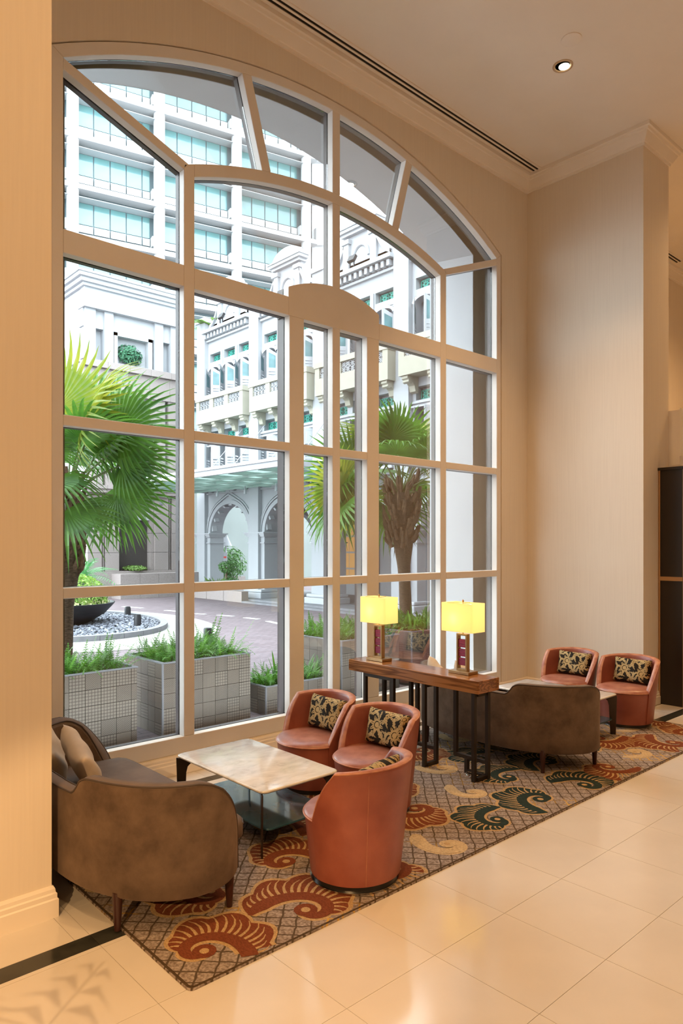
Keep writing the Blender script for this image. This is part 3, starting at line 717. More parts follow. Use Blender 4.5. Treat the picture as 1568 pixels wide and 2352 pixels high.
def lamp():
    t = thing('table_lamp', None, 'lamp')
    MB().box(-.068, .068, -.112, .112, 0, .026).build('lamp_base', M['brass'], t, bevel=.003)
    b = MB(); fx, fy, ft = .022, .058, .017
    b.box(-fx, fx, -fy, -fy + ft, .026, .35).box(-fx, fx, fy - ft, fy, .026, .35).box(-fx, fx, -fy + ft, fy - ft, .333, .35).box(-fx, fx, -fy + ft, fy - ft, .026, .043)
    b.build('lamp_frame', M['brass'], t, bevel=.002)
    for z0, z1 in ((.070, .135), (.148, .215), (.228, .300)): MB().box(-.012, .012, -fy + ft, fy - ft, z0, z1).build('thread_panel', M['magenta'], t, bevel=.003)
    MB().lathe([(.007, .35), (.007, .40), (.016, .40), (.016, .43)], 12).build('lamp_neck', M['brass'], t, smooth=40)
    so, si = rrect(-.10, .10, -.172, .172, .022, 4), rrect(-.0975, .0975, -.1695, .1695, .02, 4)
    z0, z1 = .372, .622; tp = 1.0
    MB().grid([[(x, y, z0) for x, y in so], [(x*tp, y*tp, z1) for x, y in so], [(x*tp, y*tp, z1) for x, y in si], [(x, y, z0) for x, y in si]], cu=True, cv=True).build('lamp_shade', M['lshade'], t, smooth=60)
    MB().lathe([(.004, .43), (.004, .625), (.009, .628), (.009, .645), (.003, .65)], 10).build('finial', M['brass'], t, smooth=40)
    b = MB()
    for a in range(3): b.tube([(0, 0, .618), (.098*cos(a*2.094 + .0), .16*sin(a*2.094), .618)], .0022, 6)
    b.build('shade_spider', M['brass'], t)
    MB().lathe([(.004, .44), (.022, .455), (.03, .485), (.022, .51), (.003, .52)], 14, (-.035, .03, 0)).build('bulb', mat('bulb_glass', (1, .9, .7, 1), .5, emit=30, ecol=(1, .8, .45, 1)), t, smooth=60)
    l = bpy.data.lights.new('lamp_light', 'POINT'); l.energy = 9; l.color = (1, .80, .48); l.shadow_soft_size = .035
    o = bpy.data.objects.new('lamp_light', l); COL.objects.link(o); o.parent = t; o.location = (-.035, .03, .49); return t
LP = lamp(); LP.location = (4.925, 4.855, .866); LP['label'] = 'lit yellow shaded lamp at the window end of the console table'; LP['group'] = 'table lamps on the console'
def dup_lamp(): return dup(LP, (4.975, 3.865, .866), 0, 'lit yellow shaded lamp at the near end of the console table')
dup_lamp()
# ------------------------------------------------------------------ forecourt
GZ = -.10
def brick_mat():
    m = mat('brick_paving', (.3, .2, .2, 1), .85); nt = m.node_tree; N = nt.nodes; L = nt.links; b = N['Principled BSDF']
    tc = N.new('ShaderNodeTexCoord'); br = N.new('ShaderNodeTexBrick'); L.new(tc.outputs['Object'], br.inputs[0])
    br.inputs['Color1'].default_value = (.165, .125, .135, 1); br.inputs['Color2'].default_value = (.125, .09, .098, 1); br.inputs['Mortar'].default_value = (.085, .066, .072, 1)
    br.inputs['Scale'].default_value = 1; br.inputs['Brick Width'].default_value = .22; br.inputs['Row Height'].default_value = .11; br.inputs['Mortar Size'].default_value = .008; L.new(br.outputs[0], b.inputs['Base Color']); return m
M['brick'] = brick_mat()
M['pave'] = mat('pale_paving', (.34, .325, .30, 1), .8, var=.12, scale=6)
M['slate'] = mat('slate_chips', (.10, .11, .14, 1), .6, col2=(.25, .26, .30, 1), scale=11)
M['kerb'] = mat('grey_kerb_stone', (.20, .20, .215, 1), .8, var=.2, scale=4)
M['granite'] = mat('pink_grey_granite', (.31, .265, .25, 1), .7, col2=(.23, .195, .185, 1), scale=45)
M['granite2'] = mat('granite_groove', (.25, .21, .20, 1), .8)
M['line'] = mat('white_road_paint', (.5, .5, .5, 1), .7)
o = struct(MB().box(-40, 70, 6.56, 90, GZ - .3, GZ).build('ground', M['brick'])); GROUND = o
IX, IY = 6.7, 18.4
def ell(rx, ry, n=64): return [(IX + rx*cos(2*pi*k/n), IY + ry*sin(2*pi*k/n)) for k in range(n)]
MB().prism([(x, y) for x, y in ell(3.7, 5.2)], XY, GZ, GZ + .012).build('pale_paving', M['pave'], GROUND)
E1, E2 = ell(2.65, 3.6, 60), ell(2.47, 3.42, 60)
for k in range(0, 60, 2):
    q = [E1[k], E1[(k+1) % 60], E1[(k+2) % 60], E2[(k+2) % 60], E2[(k+1) % 60], E2[k]]
    cx, cy = sum(p[0] for p in q)/6, sum(p[1] for p in q)/6
    MB().prism([(cx + (x-cx)*.985, cy + (y-cy)*.985) for x, y in q], XY, GZ + .012, GZ + .13).build('kerb_stone', M['kerb'], GROUND)
MB().prism(ell(2.47, 3.42), XY, GZ + .012, GZ + .06).build('bed_soil', M['darkhole'], GROUND)
rr = random.Random(2); b = MB()
for k in range(5200):
    a, r = rr.uniform(0, 2*pi), sqrt(rr.random()); x, y = IX + 2.42*r*cos(a), IY + 3.36*r*sin(a)
    if y > IY + 1.8 or (x - 6.9)**2 + (y - 18.0)**2 < .5: continue
    s = rr.uniform(.035, .085); mt = Matrix.Translation((x, y, GZ + .075 + rr.uniform(0, .03))) @ Matrix.Rotation(rr.uniform(0, 6.3), 4, 'Z') @ Matrix.Rotation(rr.uniform(-.5, .5), 4, 'X') @ Matrix.Rotation(rr.uniform(-.5, .5), 4, 'Y')
    b.obox(mt, s, s*rr.uniform(.5, .9), .016)
tag(b.build('slate_chippings', M['slate']), 'bed of blue grey slate chippings around the black bowl planter', 'gravel', kind='stuff')
for (x0, y0, x1, y1) in ((11.13, 18.79, 11.26, 18.41), (11.4, 17.96, 11.54, 17.35), (11.57, 16.81, 11.62, 16.18), (11.5, 15.62, 11.35, 14.9), (11.0, 20.4, 11.1, 19.6), (10.6, 22.6, 10.8, 21.6)):
    dx, dy = x1-x0, y1-y0; l = sqrt(dx*dx+dy*dy); nx, ny = -dy/l*.07, dx/l*.07
    MB().prism([(x0+nx, y0+ny), (x0-nx, y0-ny), (x1-nx, y1-ny), (x1+nx, y1+ny)], XY, GZ, GZ + .008).build('road_marking', M['line'], GROUND)
# bowl planter
M['bowl'] = mat('black_bowl', (.02, .02, .023, 1), .45, var=.3, scale=4)
t = thing('bowl_planter', 'wide shallow black bowl planter standing on the slate bed', 'planter', (6.9, 18.0, GZ + .08))
MB().lathe([(.50, 0), (.62, .06), (.95, .26), (1.12, .44), (1.19, .52), (1.20, .545), (1.17, .55), (1.13, .50), (.02, .46)], 56).build('bowl', M['bowl'], t, smooth=40)
M['soil'] = mat('dark_soil', (.03, .02, .012, 1), .95)
for lb, (x, y), hd in (('small black spike light at the far edge of the slate bed', (9.0, 18.9), .26), ('small black spike light at the near edge of the slate bed', (8.0, 16.25), .30)):
    t = thing('garden_light', lb, 'light', (x, y, GZ + .075))
    MB().lathe([(.09, 0), (.09, hd * .7), (.075, hd), (.07, hd), (.06, hd * .8)], 16).build('housing', M['bowl'], t, smooth=40)
    MB().lathe([(.055, hd*.8), (.055, hd*.84)], 14).build('lens', mat('light_lens', (.8, .8, .7, 1), .2), t)
t = thing('bollard', 'black round bollard behind the fern planter outside the window', 'bollard', (6.4, 10.4, GZ))
zz = MB().lathe([(.075, 0), (.075, .66), (.068, .68)], 18).build('post', M['bowl'], t, smooth=40); MB().lathe([(.079, .52), (.079, .56)], 18).build('band', M['plinth'], t, smooth=40)
MB().lathe([(.10, 0), (.10, .03)], 18).build('foot', M['plinth'], t, smooth=40)

# patterned tile planters ----------------------------------------------------
def ptile(name, kind):
    m = mat(name, (.5, .4, .32, 1), .55); nt = m.node_tree; N = nt.nodes; L = nt.links; b = N['Principled BSDF']
    tc = N.new('ShaderNodeTexCoord'); sep = N.new('ShaderNodeSeparateXYZ'); L.new(tc.outputs['UV'], sep.inputs[0])
    def mth(op, a, c=None):
        n = N.new('ShaderNodeMath'); n.operation = op
        for i, v in enumerate((a, c)):
            if v is None: continue
            if isinstance(v, (int, float)): n.inputs[i].default_value = v
            else: L.new(v, n.inputs[i])
        return n.outputs[0]
    if kind == 0:   # rings of dots
        u, v = mth('MULTIPLY', sep.outputs[0], 5), mth('MULTIPLY', sep.outputs[1], 5)
        fu, fv = mth('SUBTRACT', mth('FRACT', u), .5), mth('SUBTRACT', mth('FRACT', v), .5)
        d = mth('SQRT', mth('ADD', mth('MULTIPLY', fu, fu), mth('MULTIPLY', fv, fv))); f = mth('LESS_THAN', d, .40)
    elif kind == 1:  # diamonds
        u = mth('MULTIPLY', mth('ADD', sep.outputs[0], sep.outputs[1]), 8); v = mth('MULTIPLY', mth('SUBTRACT', sep.outputs[0], sep.outputs[1]), 8)
        a = mth('GREATER_THAN', mth('ABSOLUTE', mth('SUBTRACT', mth('FRACT', u), .5)), .22); c = mth('GREATER_THAN', mth('ABSOLUTE', mth('SUBTRACT', mth('FRACT', v), .5)), .22); f = mth('MINIMUM', a, c)
    else:            # fine cross lattice
        u, v = mth('MULTIPLY', sep.outputs[0], 12), mth('MULTIPLY', sep.outputs[1], 12)
        a = mth('GREATER_THAN', mth('FRACT', u), .3); c = mth('GREATER_THAN', mth('FRACT', v), .3); f = mth('MINIMUM', a, c)
    mx = N.new('ShaderNodeMix'); mx.data_type = 'RGBA'; mx.inputs[6].default_value = (.082, .060, .042, 1); mx.inputs[7].default_value = (.165, .133, .10, 1)
    L.new(f, mx.inputs[0]); L.new(mx.outputs[2], b.inputs['Base Color']); return m
PT = [ptile('dotted_tile', 0), ptile('diamond_tile', 1), ptile('lattice_tile', 2)]
M['mortar'] = mat('planter_body', (.30, .26, .22, 1), .85)
PTS = .165; pt_me = {}
def ptile_mesh(k, axis, w, h):
    key = (k, axis, round(w, 3), round(h, 3))
    if key in pt_me: return pt_me[key]
    g = .002; b = MB()
    if axis == 'x': b.box(g, w-g, -.010, 0, g, h-g)
    else: b.box(-.010, 0, g, w-g, g, h-g)
    me = bpy.data.meshes.new('tile'); me.from_pydata(b.v, [], b.f); me.materials.append(PT[k]); uv = me.uv_layers.new(name='UVMap')
    for p in me.polygons:
        for li in p.loop_indices:
            v = me.vertices[me.loops[li].vertex_index].co; uv.data[li].uv = ((v.x if axis == 'x' else v.y) / PTS, v.z / PTS)
    pt_me[key] = me; return me
rp = random.Random(5)
def planter(x0, x1, ztop, dep, label):
    yf = 7.0; t = thing('planter', label, 'planter', (x0, yf, GZ)); H = ztop - GZ; Wd = x1 - x0; T = .03
    b = MB(); b.box(0, Wd, 0, T, 0, H).box(0, Wd, dep - T, dep, 0, H).box(0, T, T, dep - T, 0, H).box(Wd - T, Wd, T, dep - T, 0, H)
    b.build('planter_body', M['mortar'], t)
    MB().box(T, Wd - T, T, dep - T, H - .14, H - .09).build('soil', M['soil'], t)
    b = MB(); e = .012
    b.box(-e, Wd + e, -e, T, H, H + .012).box(-e, Wd + e, dep - T, dep + e, H, H + .012).box(-e, T, T, dep - T, H, H + .012).box(Wd - T, Wd + e, T, dep - T, H, H + .012); b.build('rim', M['kerb'], t)
    z = H
    while z > .03:
        h = min(PTS, z); z -= PTS
        for axis, span in (('x', Wd), ('y', dep)):
            u = 0
            while u < span - .02:
                w = min(PTS, span - u); o = place('tile', ptile_mesh(rp.choice((0, 0, 1, 1, 2)), axis, w, h), t, (u, 0, max(z, 0)) if axis == 'x' else (0, u, max(z, 0))); u += PTS
    MB().box(-.014, .004, -.014, .004, 0, H).build('corner_trim', M['kerb'], t)
    return t
PL = [(2.05, 3.435, .692, .62, 'patterned tile planter of ferns at the left end of the window'), (3.742, 4.893, .692, .9, 'patterned tile planter of ferns behind the second window pane'),
      (5.133, 6.25, .245, .55, 'low patterned tile planter of ferns between the two tall ones'), (6.385, 7.505, .692, 1.15, 'patterned tile planter of ferns behind the left table lamp'),
      (7.79, 9.1, .70, .95, 'patterned tile planter of ferns at the foot of the right palm')]
for p in PL: planter(*p)

# ------------------------------------------------------------------ white colonial building (facade plane x = FXP, bays along y)
FXP = 15.5
M['doorglass'] = mat('pale_door_glass', (.20, .27, .29, 1), .2, var=.3, scale=3)
HB = thing('colonial_building', 'white colonial style building with green vents, shutters and cream balconies', 'building', (FXP, 18, GZ))
def hb(nm, mb, m, par=None, **k):
    mb.v = [(x - FXP, y - 18, z - GZ) for x, y, z in mb.v] if par is None or par is HB else mb.v
    return mb.build(nm, M[m], par or HB, **k)
BAYS = [23.57 - 3.75*k for k in range(5)]
for bi, yc in enumerate(BAYS):
    yl, yr = yc + 1.875, yc - 1.875
    # ground floor wall with an arch
    aw, zsp, rise = 1.36, 2.46, 1.16
    P = [(yl, GZ), (yl, 4.30), (yr, 4.30), (yr, GZ), (yc - aw, GZ)] + [(yc - aw*cos(pi*k/20), zsp + rise*sin(pi*k/20)) for k in range(21)] + [(yc + aw, GZ)]
    hb('arch_wall', MB().prism(P, YZ, FXP, FXP + .55), 'white')
    # ogee moulding round the arch
    def ogee(r, tip): return [(yc - (aw + r)*cos(pi*k/24), zsp + (rise + r)*sin(pi*k/24) + tip * max(0, 1 - abs(k - 12)/3.2) ** 1.6) for k in range(25)]
    for r0, r1, tp, dd in ((.0, .16, .0, .05), (.19, .25, .14, .07), (.29, .34, .17, .05)):
        A, Bq = ogee(r0, tp), ogee(r1, tp); hb('arch_moulding', MB().grid([[(FXP, y, z) for y, z in A], [(FXP - dd, y, z) for y, z in A], [(FXP - dd, y, z) for y, z in Bq], [(FXP, y, z) for y, z in Bq]]), 'white', smooth=30)
    b = MB()
    for k in range(9):
        a = pi * (k + .5) / 9; y, z = yc - (aw - .03)*cos(a), zsp + (rise - .03)*sin(a)
        hb('arch_block', MB().obox(Matrix.Translation((FXP + .12, y, z)) @ Matrix.Rotation(-(pi/2 - a), 4, 'X'), .2, .22, .07), 'white2')
    # pier between bays, capital and base
    yp = yl; b = MB()
    hb('pilaster', MB().box(FXP - .18, FXP, yp - .30, yp + .30, GZ, 10.73), 'white')
    hb('pier', MB().box(FXP - .05, FXP + .6, yp - .52, yp + .52, GZ, zsp), 'white')
    for z0, z1, e in ((2.05, 2.09, .04), (2.30, 2.36, .05), (2.36, 2.42, .09), (2.42, 2.47, .13)): hb('pier_capital', MB().box(FXP - .06 - e, FXP + .6 + e, yp - .52 - e, yp + .52 + e, z0, z1), 'white2')
    hb('pier_base', MB().box(FXP - .30, FXP + .7, yp - .62, yp + .62, .0, .22), 'white2', bevel=.03); hb('pier_base', MB().box(FXP - .25, FXP + .66, yp - .58, yp + .58, .22, .34), 'white2', bevel=.04)
    # frieze with brackets
    hb('frieze', MB().box(FXP - .08, FXP, yr + .30, yl - .30, 4.05, 4.10), 'white2')
    for k in range(4):
        y = yc + 1.2 - .8*k
        b = MB(); [b.box(FXP - d, FXP, y - .13 + i*.02, y + .13 - i*.02, 4.30 - .055*(i+1), 4.30 - .055*i) for i, d in enumerate((.26, .20, .13))]; hb('bracket', b, 'white2')
    hb('floor_band', MB().box(FXP - .26, FXP, yr + .3, yl - .3, 4.30, 4.38), 'white2')
    # first floor: spandrel wall, three windows, green vents
    hb('wall_back', MB().box(FXP + .30, FXP + .4, yr, yl, 4.3, 10.4), 'shade_in')
    hb('wall_band', MB().box(FXP, FXP + .3, yr, yl, 6.62, 7.02), 'white'); hb('wall_band', MB().box(FXP, FXP + .3, yr, yl, 6.0, 6.22), 'white')
    hb('string_course', MB().box(FXP - .07, FXP, yr + .3, yl - .3, 6.12, 6.18), 'white2'); hb('string_course', MB().box(FXP - .10, FXP, yr + .3, yl - .3, 6.0, 6.05), 'white2')
    hb('wall_band', MB().box(FXP, FXP + .3, yr, yl, 9.80, 10.73), 'white'); hb('wall_band', MB().box(FXP, FXP + .3, yr, yl, 9.28, 9.46), 'white')
    wy = [yc + 1.04, yc, yc - 1.04]; hw = .40
    eds = [yl] + [e for y in wy for e in (y + hw, y - hw)] + [yr]
    for k in range(0, 8, 2):
        hb('wall_pier', MB().box(FXP, FXP + .3, eds[k+1], eds[k], 4.3, 6.0), 'white'); hb('wall_pier', MB().box(FXP, FXP + .3, eds[k+1], eds[k], 6.22, 6.62), 'white')
        hb('wall_pier', MB().box(FXP, FXP + .3, eds[k+1], eds[k], 7.02, 9.28), 'white'); hb('wall_pier', MB().box(FXP, FXP + .3, eds[k+1], eds[k], 9.46, 9.80), 'white')
        if k in (2, 4): hb('shaft', MB().box(FXP - .05, FXP, eds[k+1] + .05, eds[k] - .05, 7.02, 9.80), 'white2')
    for y in wy:
        for zv in (6.27, 9.49):
            g = hb('vent_grille', MB().box(FXP + .20, FXP + .24, y - .34, y + .34, zv, zv + .26), 'darkhole')
            b = MB(); X0, X1 = FXP + .17 - FXP, FXP + .2 - FXP; o18 = y - 18; zb = zv - GZ
            for s in (-1, 1):
                c = o18 + s*.17; b.tube([((X0+X1)/2, c + .085*cos(k*pi/6), zb + .13 + .085*sin(k*pi/6)) for k in range(12)], .018, 5, True)
                for a in (0, pi/2, pi/4, -pi/4): b.obox(Matrix.Translation(((X0+X1)/2, c, zb + .13)) @ Matrix.Rotation(a, 4, 'X'), .02, .028, .30 if a in (pi/4, -pi/4) else .26)
                for q in (-.165, .165): b.box(X0, X1, c + q - .015, c + q + .015, zb, zb + .26)
            b.box(X0, X1, o18 - .34, o18 + .34, zb, zb + .025).box(X0, X1, o18 - .34, o18 + .34, zb + .235, zb + .26)
            b.build('lattice', M['teal'], g)
        # arched hood over the upper window
        hp = [(y + hw + .06, 9.08)] + [(y + (hw + .06)*cos(pi*k/12), 9.08 + .20*sin(pi*k/12) + .10*max(0, 1 - abs(k-6)/2.5)) for k in range(13)] + [(y - hw, 9.08)] + [(y - hw*cos(pi*k/12), 9.02 + .19*sin(pi*k/12)) for k in range(13)]
        A = [(y + (hw + .08)*cos(pi*k/16), 9.06 + .22*sin(pi*k/16) + .12*max(0, 1 - abs(k-8)/3)) for k in range(17)]; Bq = [(y + hw*cos(pi*k/16), 9.02 + .18*sin(pi*k/16)) for k in range(17)]
        hb('window_hood', MB().grid([[(FXP, p, q) for p, q in A], [(FXP - .09, p, q) for p, q in A], [(FXP - .09, p, q) for p, q in Bq], [(FXP + .2, p, q) for p, q in Bq]]), 'white2', smooth=40)
        spd = [(y + hw, 9.28)] + [(y + hw*cos(pi*k/12), 9.02 + .18*sin(pi*k/12)) for k in range(13)] + [(y - hw, 9.28)]
        hb('arch_head', MB().prism(spd, YZ, FXP + .02, FXP + .2), 'white')
        hb('glazed_door', MB().box(FXP + .24, FXP + .28, y - .33, y - .02, 7.05, 9.0), 'doorglass')
        for s in (-1, 1):      # shutters folded outwards
            ang = radians(58) * s; hx, hy = 0, y - 18 + s * hw
            shw = .36
            b = MB(); pf = lambda u, v, d: Vector((-(u*sin(abs(ang))) , hy - s*u*cos(ang), v - GZ)) + Vector((-cos(ang)*d, s*sin(abs(ang))*-d*1.0, 0))
            fr = [(0, 7.02), (shw, 7.02), (shw, 9.14), (0, 9.00)] if False else [(0, 7.02), (shw, 7.02), (shw, 8.92), (.02, 9.16), (0, 9.16)]
            fr = [(0, 7.02), (shw, 7.02), (shw, 9.18), (0, 8.96)]
            for a, c, z0, z1 in ((0, .05, 7.02, 8.96), (shw - .05, shw, 7.02, 9.14)): b.prism([(a, z0), (c, z0), (c, z1), (a, z1)], pf, 0, .03)
            for z0, z1 in ((7.02, 7.14), (7.30, 7.36), (8.28, 8.42)): b.prism([(.05, z0), (shw - .05, z0), (shw - .05, z1), (.05, z1)], pf, 0, .03)
            b.prism([(.05, 8.86), (shw - .05, 8.98), (shw - .05, 9.12), (.05, 8.97)], pf, 0, .03)
            sh = b.build('shutter', M['white2'], HB)
            MB().prism([(.05, 8.42), (shw - .05, 8.42), (shw - .05, 8.98), (.05, 8.86)], pf, .01, .02).build('pane', M['tealglass'], sh)
            b = MB(); b.prism([(.05, 7.14), (shw-.05, 7.14), (shw-.05, 7.3), (.05, 7.3)], pf, .008, .02)
            for q in range(9): z = 7.38 + q*.10; b.prism([(.05, z), (shw - .05, z), (shw - .05, z + .075), (.05, z + .075)], pf, .004 + .0, .024)
            b.build('louvres', M['white'], sh)
            # first floor shutters
            b = MB()
            for a, c, z0, z1 in ((0, .05, 4.5, 5.98), (shw - .05, shw, 4.5, 5.98)): b.prism([(a, z0), (c, z0), (c, z1), (a, z1)], pf, 0, .03)
            for z0, z1 in ((4.5, 4.6), (5.44, 5.50), (5.90, 5.98)): b.prism([(.05, z0), (shw - .05, z0), (shw - .05, z1), (.05, z1)], pf, 0, .03)
            b.prism([(.09, 5.54), (shw-.09, 5.54), (shw-.09, 5.86), (.09, 5.86)], pf, .0, .03); b.prism([(.05, 5.5), (shw-.05, 5.5), (shw-.05, 5.9), (.05, 5.9)], pf, .01, .018)
            sh = b.build('shutter', M['white2'], HB); b = MB()
            for q in range(8): z = 4.62 + q*.10; b.prism([(.05, z), (shw - .05, z), (shw - .05, z + .075), (.05, z + .075)], pf, .004, .024)
            b.build('louvres', M['white'], sh)
        hb('glazed_door', MB().box(FXP + .24, FXP + .28, y - .33, y - .02, 4.4, 5.95), 'doorglass')
    # balcony
    bx, y0, y1 = FXP - .52, yc - 1.66, yc + 1.66
    hb('balcony_floor', MB().box(bx, FXP, y0, y1, 6.88, 7.02), 'cream_out')
    b = MB(); b.box(bx, bx + .12, y0, y1, 7.02, 7.42).box(bx - .03, bx + .15, y0 - .03, y1 + .03, 7.78, 7.96)
    for yy0, yy1 in ((y0, y0 + .22), (y1 - .22, y1), (yc + .40, yc + .66), (yc - .66, yc - .40)): b.box(bx, bx + .12, yy0, yy1, 7.42, 7.78)
    b.box(bx + .12, FXP, y0, y0 + .12, 7.02, 7.78).box(bx + .12, FXP, y1 - .12, y1, 7.02, 7.78).box(bx + .15, FXP, y0 - .03, y0 + .15, 7.78, 7.96).box(bx + .15, FXP, y1 - .15, y1 + .03, 7.78, 7.96)
    hb('balcony_parapet', b, 'cream_out')
    for yy0, yy1 in ((y0 + .22, yc - .66), (yc - .40, yc + .40), (yc + .66, y1 - .22)):
        g = MB(); nY = 4; wy_ = (yy1 - yy0) / nY
        for i in range(nY):
            c = yy0 + wy_*(i + .5)
            for zc in (7.51, 7.69):
                for a in (pi/4, -pi/4, pi/2, 0): g.obox(Matrix.Translation((bx + .06, c, zc)) @ Matrix.Rotation(a, 4, 'X'), .03, .018, .24 if abs(abs(a) - pi/4) < .01 else .17)
        hb('lattice_panel', g, 'white2')
    for k in range(4):
        y = y0 + .2 + k*(y1 - y0 - .4)/3
        pr = [(FXP, 6.88), (FXP - .46, 6.88), (FXP - .48, 6.80), (FXP - .42, 6.76), (FXP - .44, 6.70), (FXP - .36, 6.66), (FXP - .26, 6.70), (FXP - .17, 6.62), (FXP - .13, 6.46), (FXP, 6.42)]
        hb('corbel', MB().prism([(a, c) for a, c in pr], lambda a, c, d: (a, d, c), y - .12, y + .12), 'cream_out', bevel=.012)
    # cornice, dentils, parapet and gable
    hb('cornice', MB().box(FXP - .10, FXP, yr + .3, yl - .3, 10.30, 10.38), 'white2'); hb('cornice', MB().box(FXP - .34, FXP, yr + .3, yl - .3, 10.60, 10.72), 'white2')
    for k in range(13): hb('dentil', MB().box(FXP - .24, FXP, yr + .42 + k*.238, yr + .54 + k*.238, 10.40, 10.58), 'white2')
    hb('parapet', MB().box(FXP, FXP + .2, yr, yl, 10.73, 10.98), 'white')
    Q = [(yc + 1.30, 10.9), (yc + 1.22, 11.15), (yc + .95, 11.35), (yc + .72, 11.72), (yc + .72, 11.9), (yc - .72, 11.9), (yc - .72, 11.72), (yc - .95, 11.35), (yc - 1.22, 11.15), (yc - 1.30, 10.9)]
    hb('gable', MB().prism(Q, YZ, FXP, FXP + .2), 'white')
    for s in (-1, 1):
        hb('gable_shaft', MB().box(FXP - .10, FXP, yc + s*.62 - .13, yc + s*.62 + .13, 10.73, 11.72), 'white2'); hb('gable_cap', MB().box(FXP - .15, FXP, yc + s*.62 - .18, yc + s*.62 + .18, 11.66, 11.80), 'white2')
        V_ = [(yc + s*(1.34 - .62*k/12), 10.98 + .70*(k/12)**1.7) for k in range(13)]
        hb('volute', MB().grid([[(FXP, y, z) for y, z in V_], [(FXP - .10, y, z) for y, z in V_], [(FXP - .10, y, z - .12) for y, z in V_], [(FXP, y, z - .12) for y, z in V_]]), 'white2')
    for z0, z1, d, e in ((11.90, 12.0, .14, .80), (12.0, 12.10, .22, .90), (12.10, 12.15, .26, .94)): hb('gable_cornice', MB().box(FXP - d, FXP + .2, yc - e, yc + e, z0, z1), 'white2')
    hb('pediment', MB().prism([(yc - .80, 12.15)] + [(yc - .80*cos(pi*k/12), 12.15 + .42*sin(pi*k/12)) for k in range(1, 12)] + [(yc + .80, 12.15)], YZ, FXP - .12, FXP + .2), 'white2')
    hb('gable_arch', MB().tube([(FXP - .02, yc - .36*cos(pi*k/14), 11.1 + .42*sin(pi*k/14)) for k in range(15)], .05, 6), 'white2')
    hb('pilaster_cap', MB().box(FXP - .24, FXP + .2, yp - .36, yp + .36, 11.15, 11.32), 'white2'); hb('pilaster_shaft', MB().box(FXP - .18, FXP + .2, yp - .30, yp + .30, 10.73, 11.15), 'white')
    if bi in (0, 2):
        q = thing('floodlight', 'black floodlight on the %s gable of the white building' % ('left' if bi == 0 else 'right'), 'light', (FXP - .35, yc + .05, 10.725))
        MB().obox(Matrix.Translation((0, 0, .26)) @ Matrix.Rotation(.5, 4, 'Y'), .10, .30, .22).build('lamp_head', M['bowl'], q); MB().box(-.02, .02, -.10, -.08, 0, .2).box(-.02, .02, .08, .10, 0, .2).build('bracket', M['bowl'], q)
# interior of the arcade
hb('arcade_floor', MB().box(FXP - .75, FXP + 4, 6.6, 25.6, GZ, .02), 'kerb'); hb('step', MB().box(FXP - 1.05, FXP - .75, 6.6, 21.2, GZ, -.04), 'kerb')
hb('arcade_wall', MB().box(FXP + 3.6, FXP + 4, 6.6, 22.4, .02, 10.6), 'white'); hb('arcade_ceiling', MB().box(FXP + .5, FXP + 4, 6.6, 25.45, 4.15, 4.3), 'white')
yy0, yy1 = 21.75, 22.05
P = [(FXP + .55, .02), (FXP + .55, 4.15), (FXP + 3.6, 4.15), (FXP + 3.6, .02), (FXP + 3.0, .02)] + [(FXP + 2.05 + .95*cos(pi*k/16), 2.3 + .95*sin(pi*k/16)) for k in range(17)] + [(FXP + 1.1, .02)]
hb('cross_arch', MB().prism(P, lambda a, c, d: (a, d, c), yy0, yy1), 'white')
hb('roof_slab', MB().box(FXP + .2, FXP + 6, 4, 25.5, 10.5, 10.7), 'white'); hb('upper_wall', MB().box(FXP + .3, FXP + 6, 25.3, 25.6, 4.3, 10.7), 'white')
M['warmroom'] = mat('lit_room_window', (.45, .25, .09, 1), .3, emit=.5, ecol=(.9, .45, .14, 1))
for k, yc in enumerate(BAYS[1:], 1):
    for s in (-.55, .55):
        d = hb('glazed_door', MB().box(FXP + 3.50, FXP + 3.6, yc + s - .48, yc + s + .48, .02, 3.0), 'white2')
        b = MB()
        for i in range(2):
            for j in range(4): b.box(3.485, 3.50, yc + s - .40 + i*.42 - 18, yc + s - .02 + i*.42 - 18, .45 + j*.64 - GZ, 1.02 + j*.64 - GZ)
        b.build('pane', M['warmroom'], d)
# low granite wall in front of the arcade's first bay
for k in range(4): hb('plinth_stone', MB().box(14.45, 14.75, 21.2 + k*1.2, 22.38 + k*1.2, GZ, .42 - .12*(k == 0)), 'granite', bevel=.01)
# entrance canopy
M['cglass'] = mat('canopy_frosted_glass', (.58, .68, .64, 1), .4, var=.06, scale=2, trans=.65); M['grey'] = mat('canopy_edge_metal', (.36, .37, .40, 1), .5)
t = thing('entrance_canopy', 'pale green glass entrance canopy on the white building', 'canopy', (13.4, 20, 4.1))
cx0, cx1, cy0, cy1 = 11.45 - 13.4, 15.3 - 13.4, 14.6 - 20, 25.1 - 20
n = 7
for k in range(n): a, c = lerp(cy0, cy1, k/n), lerp(cy0, cy1, (k+1)/n); MB().box(cx0 + .08, cx1, a + .015, c - .015, .10, .13).build('glass_panel', M['cglass'], t)
b = MB(); b.box(cx0, cx0 + .10, cy0, cy1, .0, .16).build('edge_beam', M['white2'], t); MB().box(cx0 - .06, cx0 + .12, cy0, cy1, .16, .24).build('gutter', M['grey'], t)
MB().box(cx0, cx1, cy0 - .0, cy0 + .1, 0, .16).build('edge_beam', M['white2'], t); MB().box(cx0, cx1, cy1 - .1, cy1, 0, .16).build('edge_beam', M['white2'], t)
for k in range(1, n): y = lerp(cy0, cy1, k/n); MB().box(cx0 + .1, cx1, y - .04, y + .04, -.02, .10).build('rib', M['cglass'], t)
for k in range(1, 5): x = lerp(cx0, cx1, k/5); MB().box(x - .03, x + .03, cy0 + .1, cy1 - .1, -.06, .0).build('rib', M['cglass'], t)
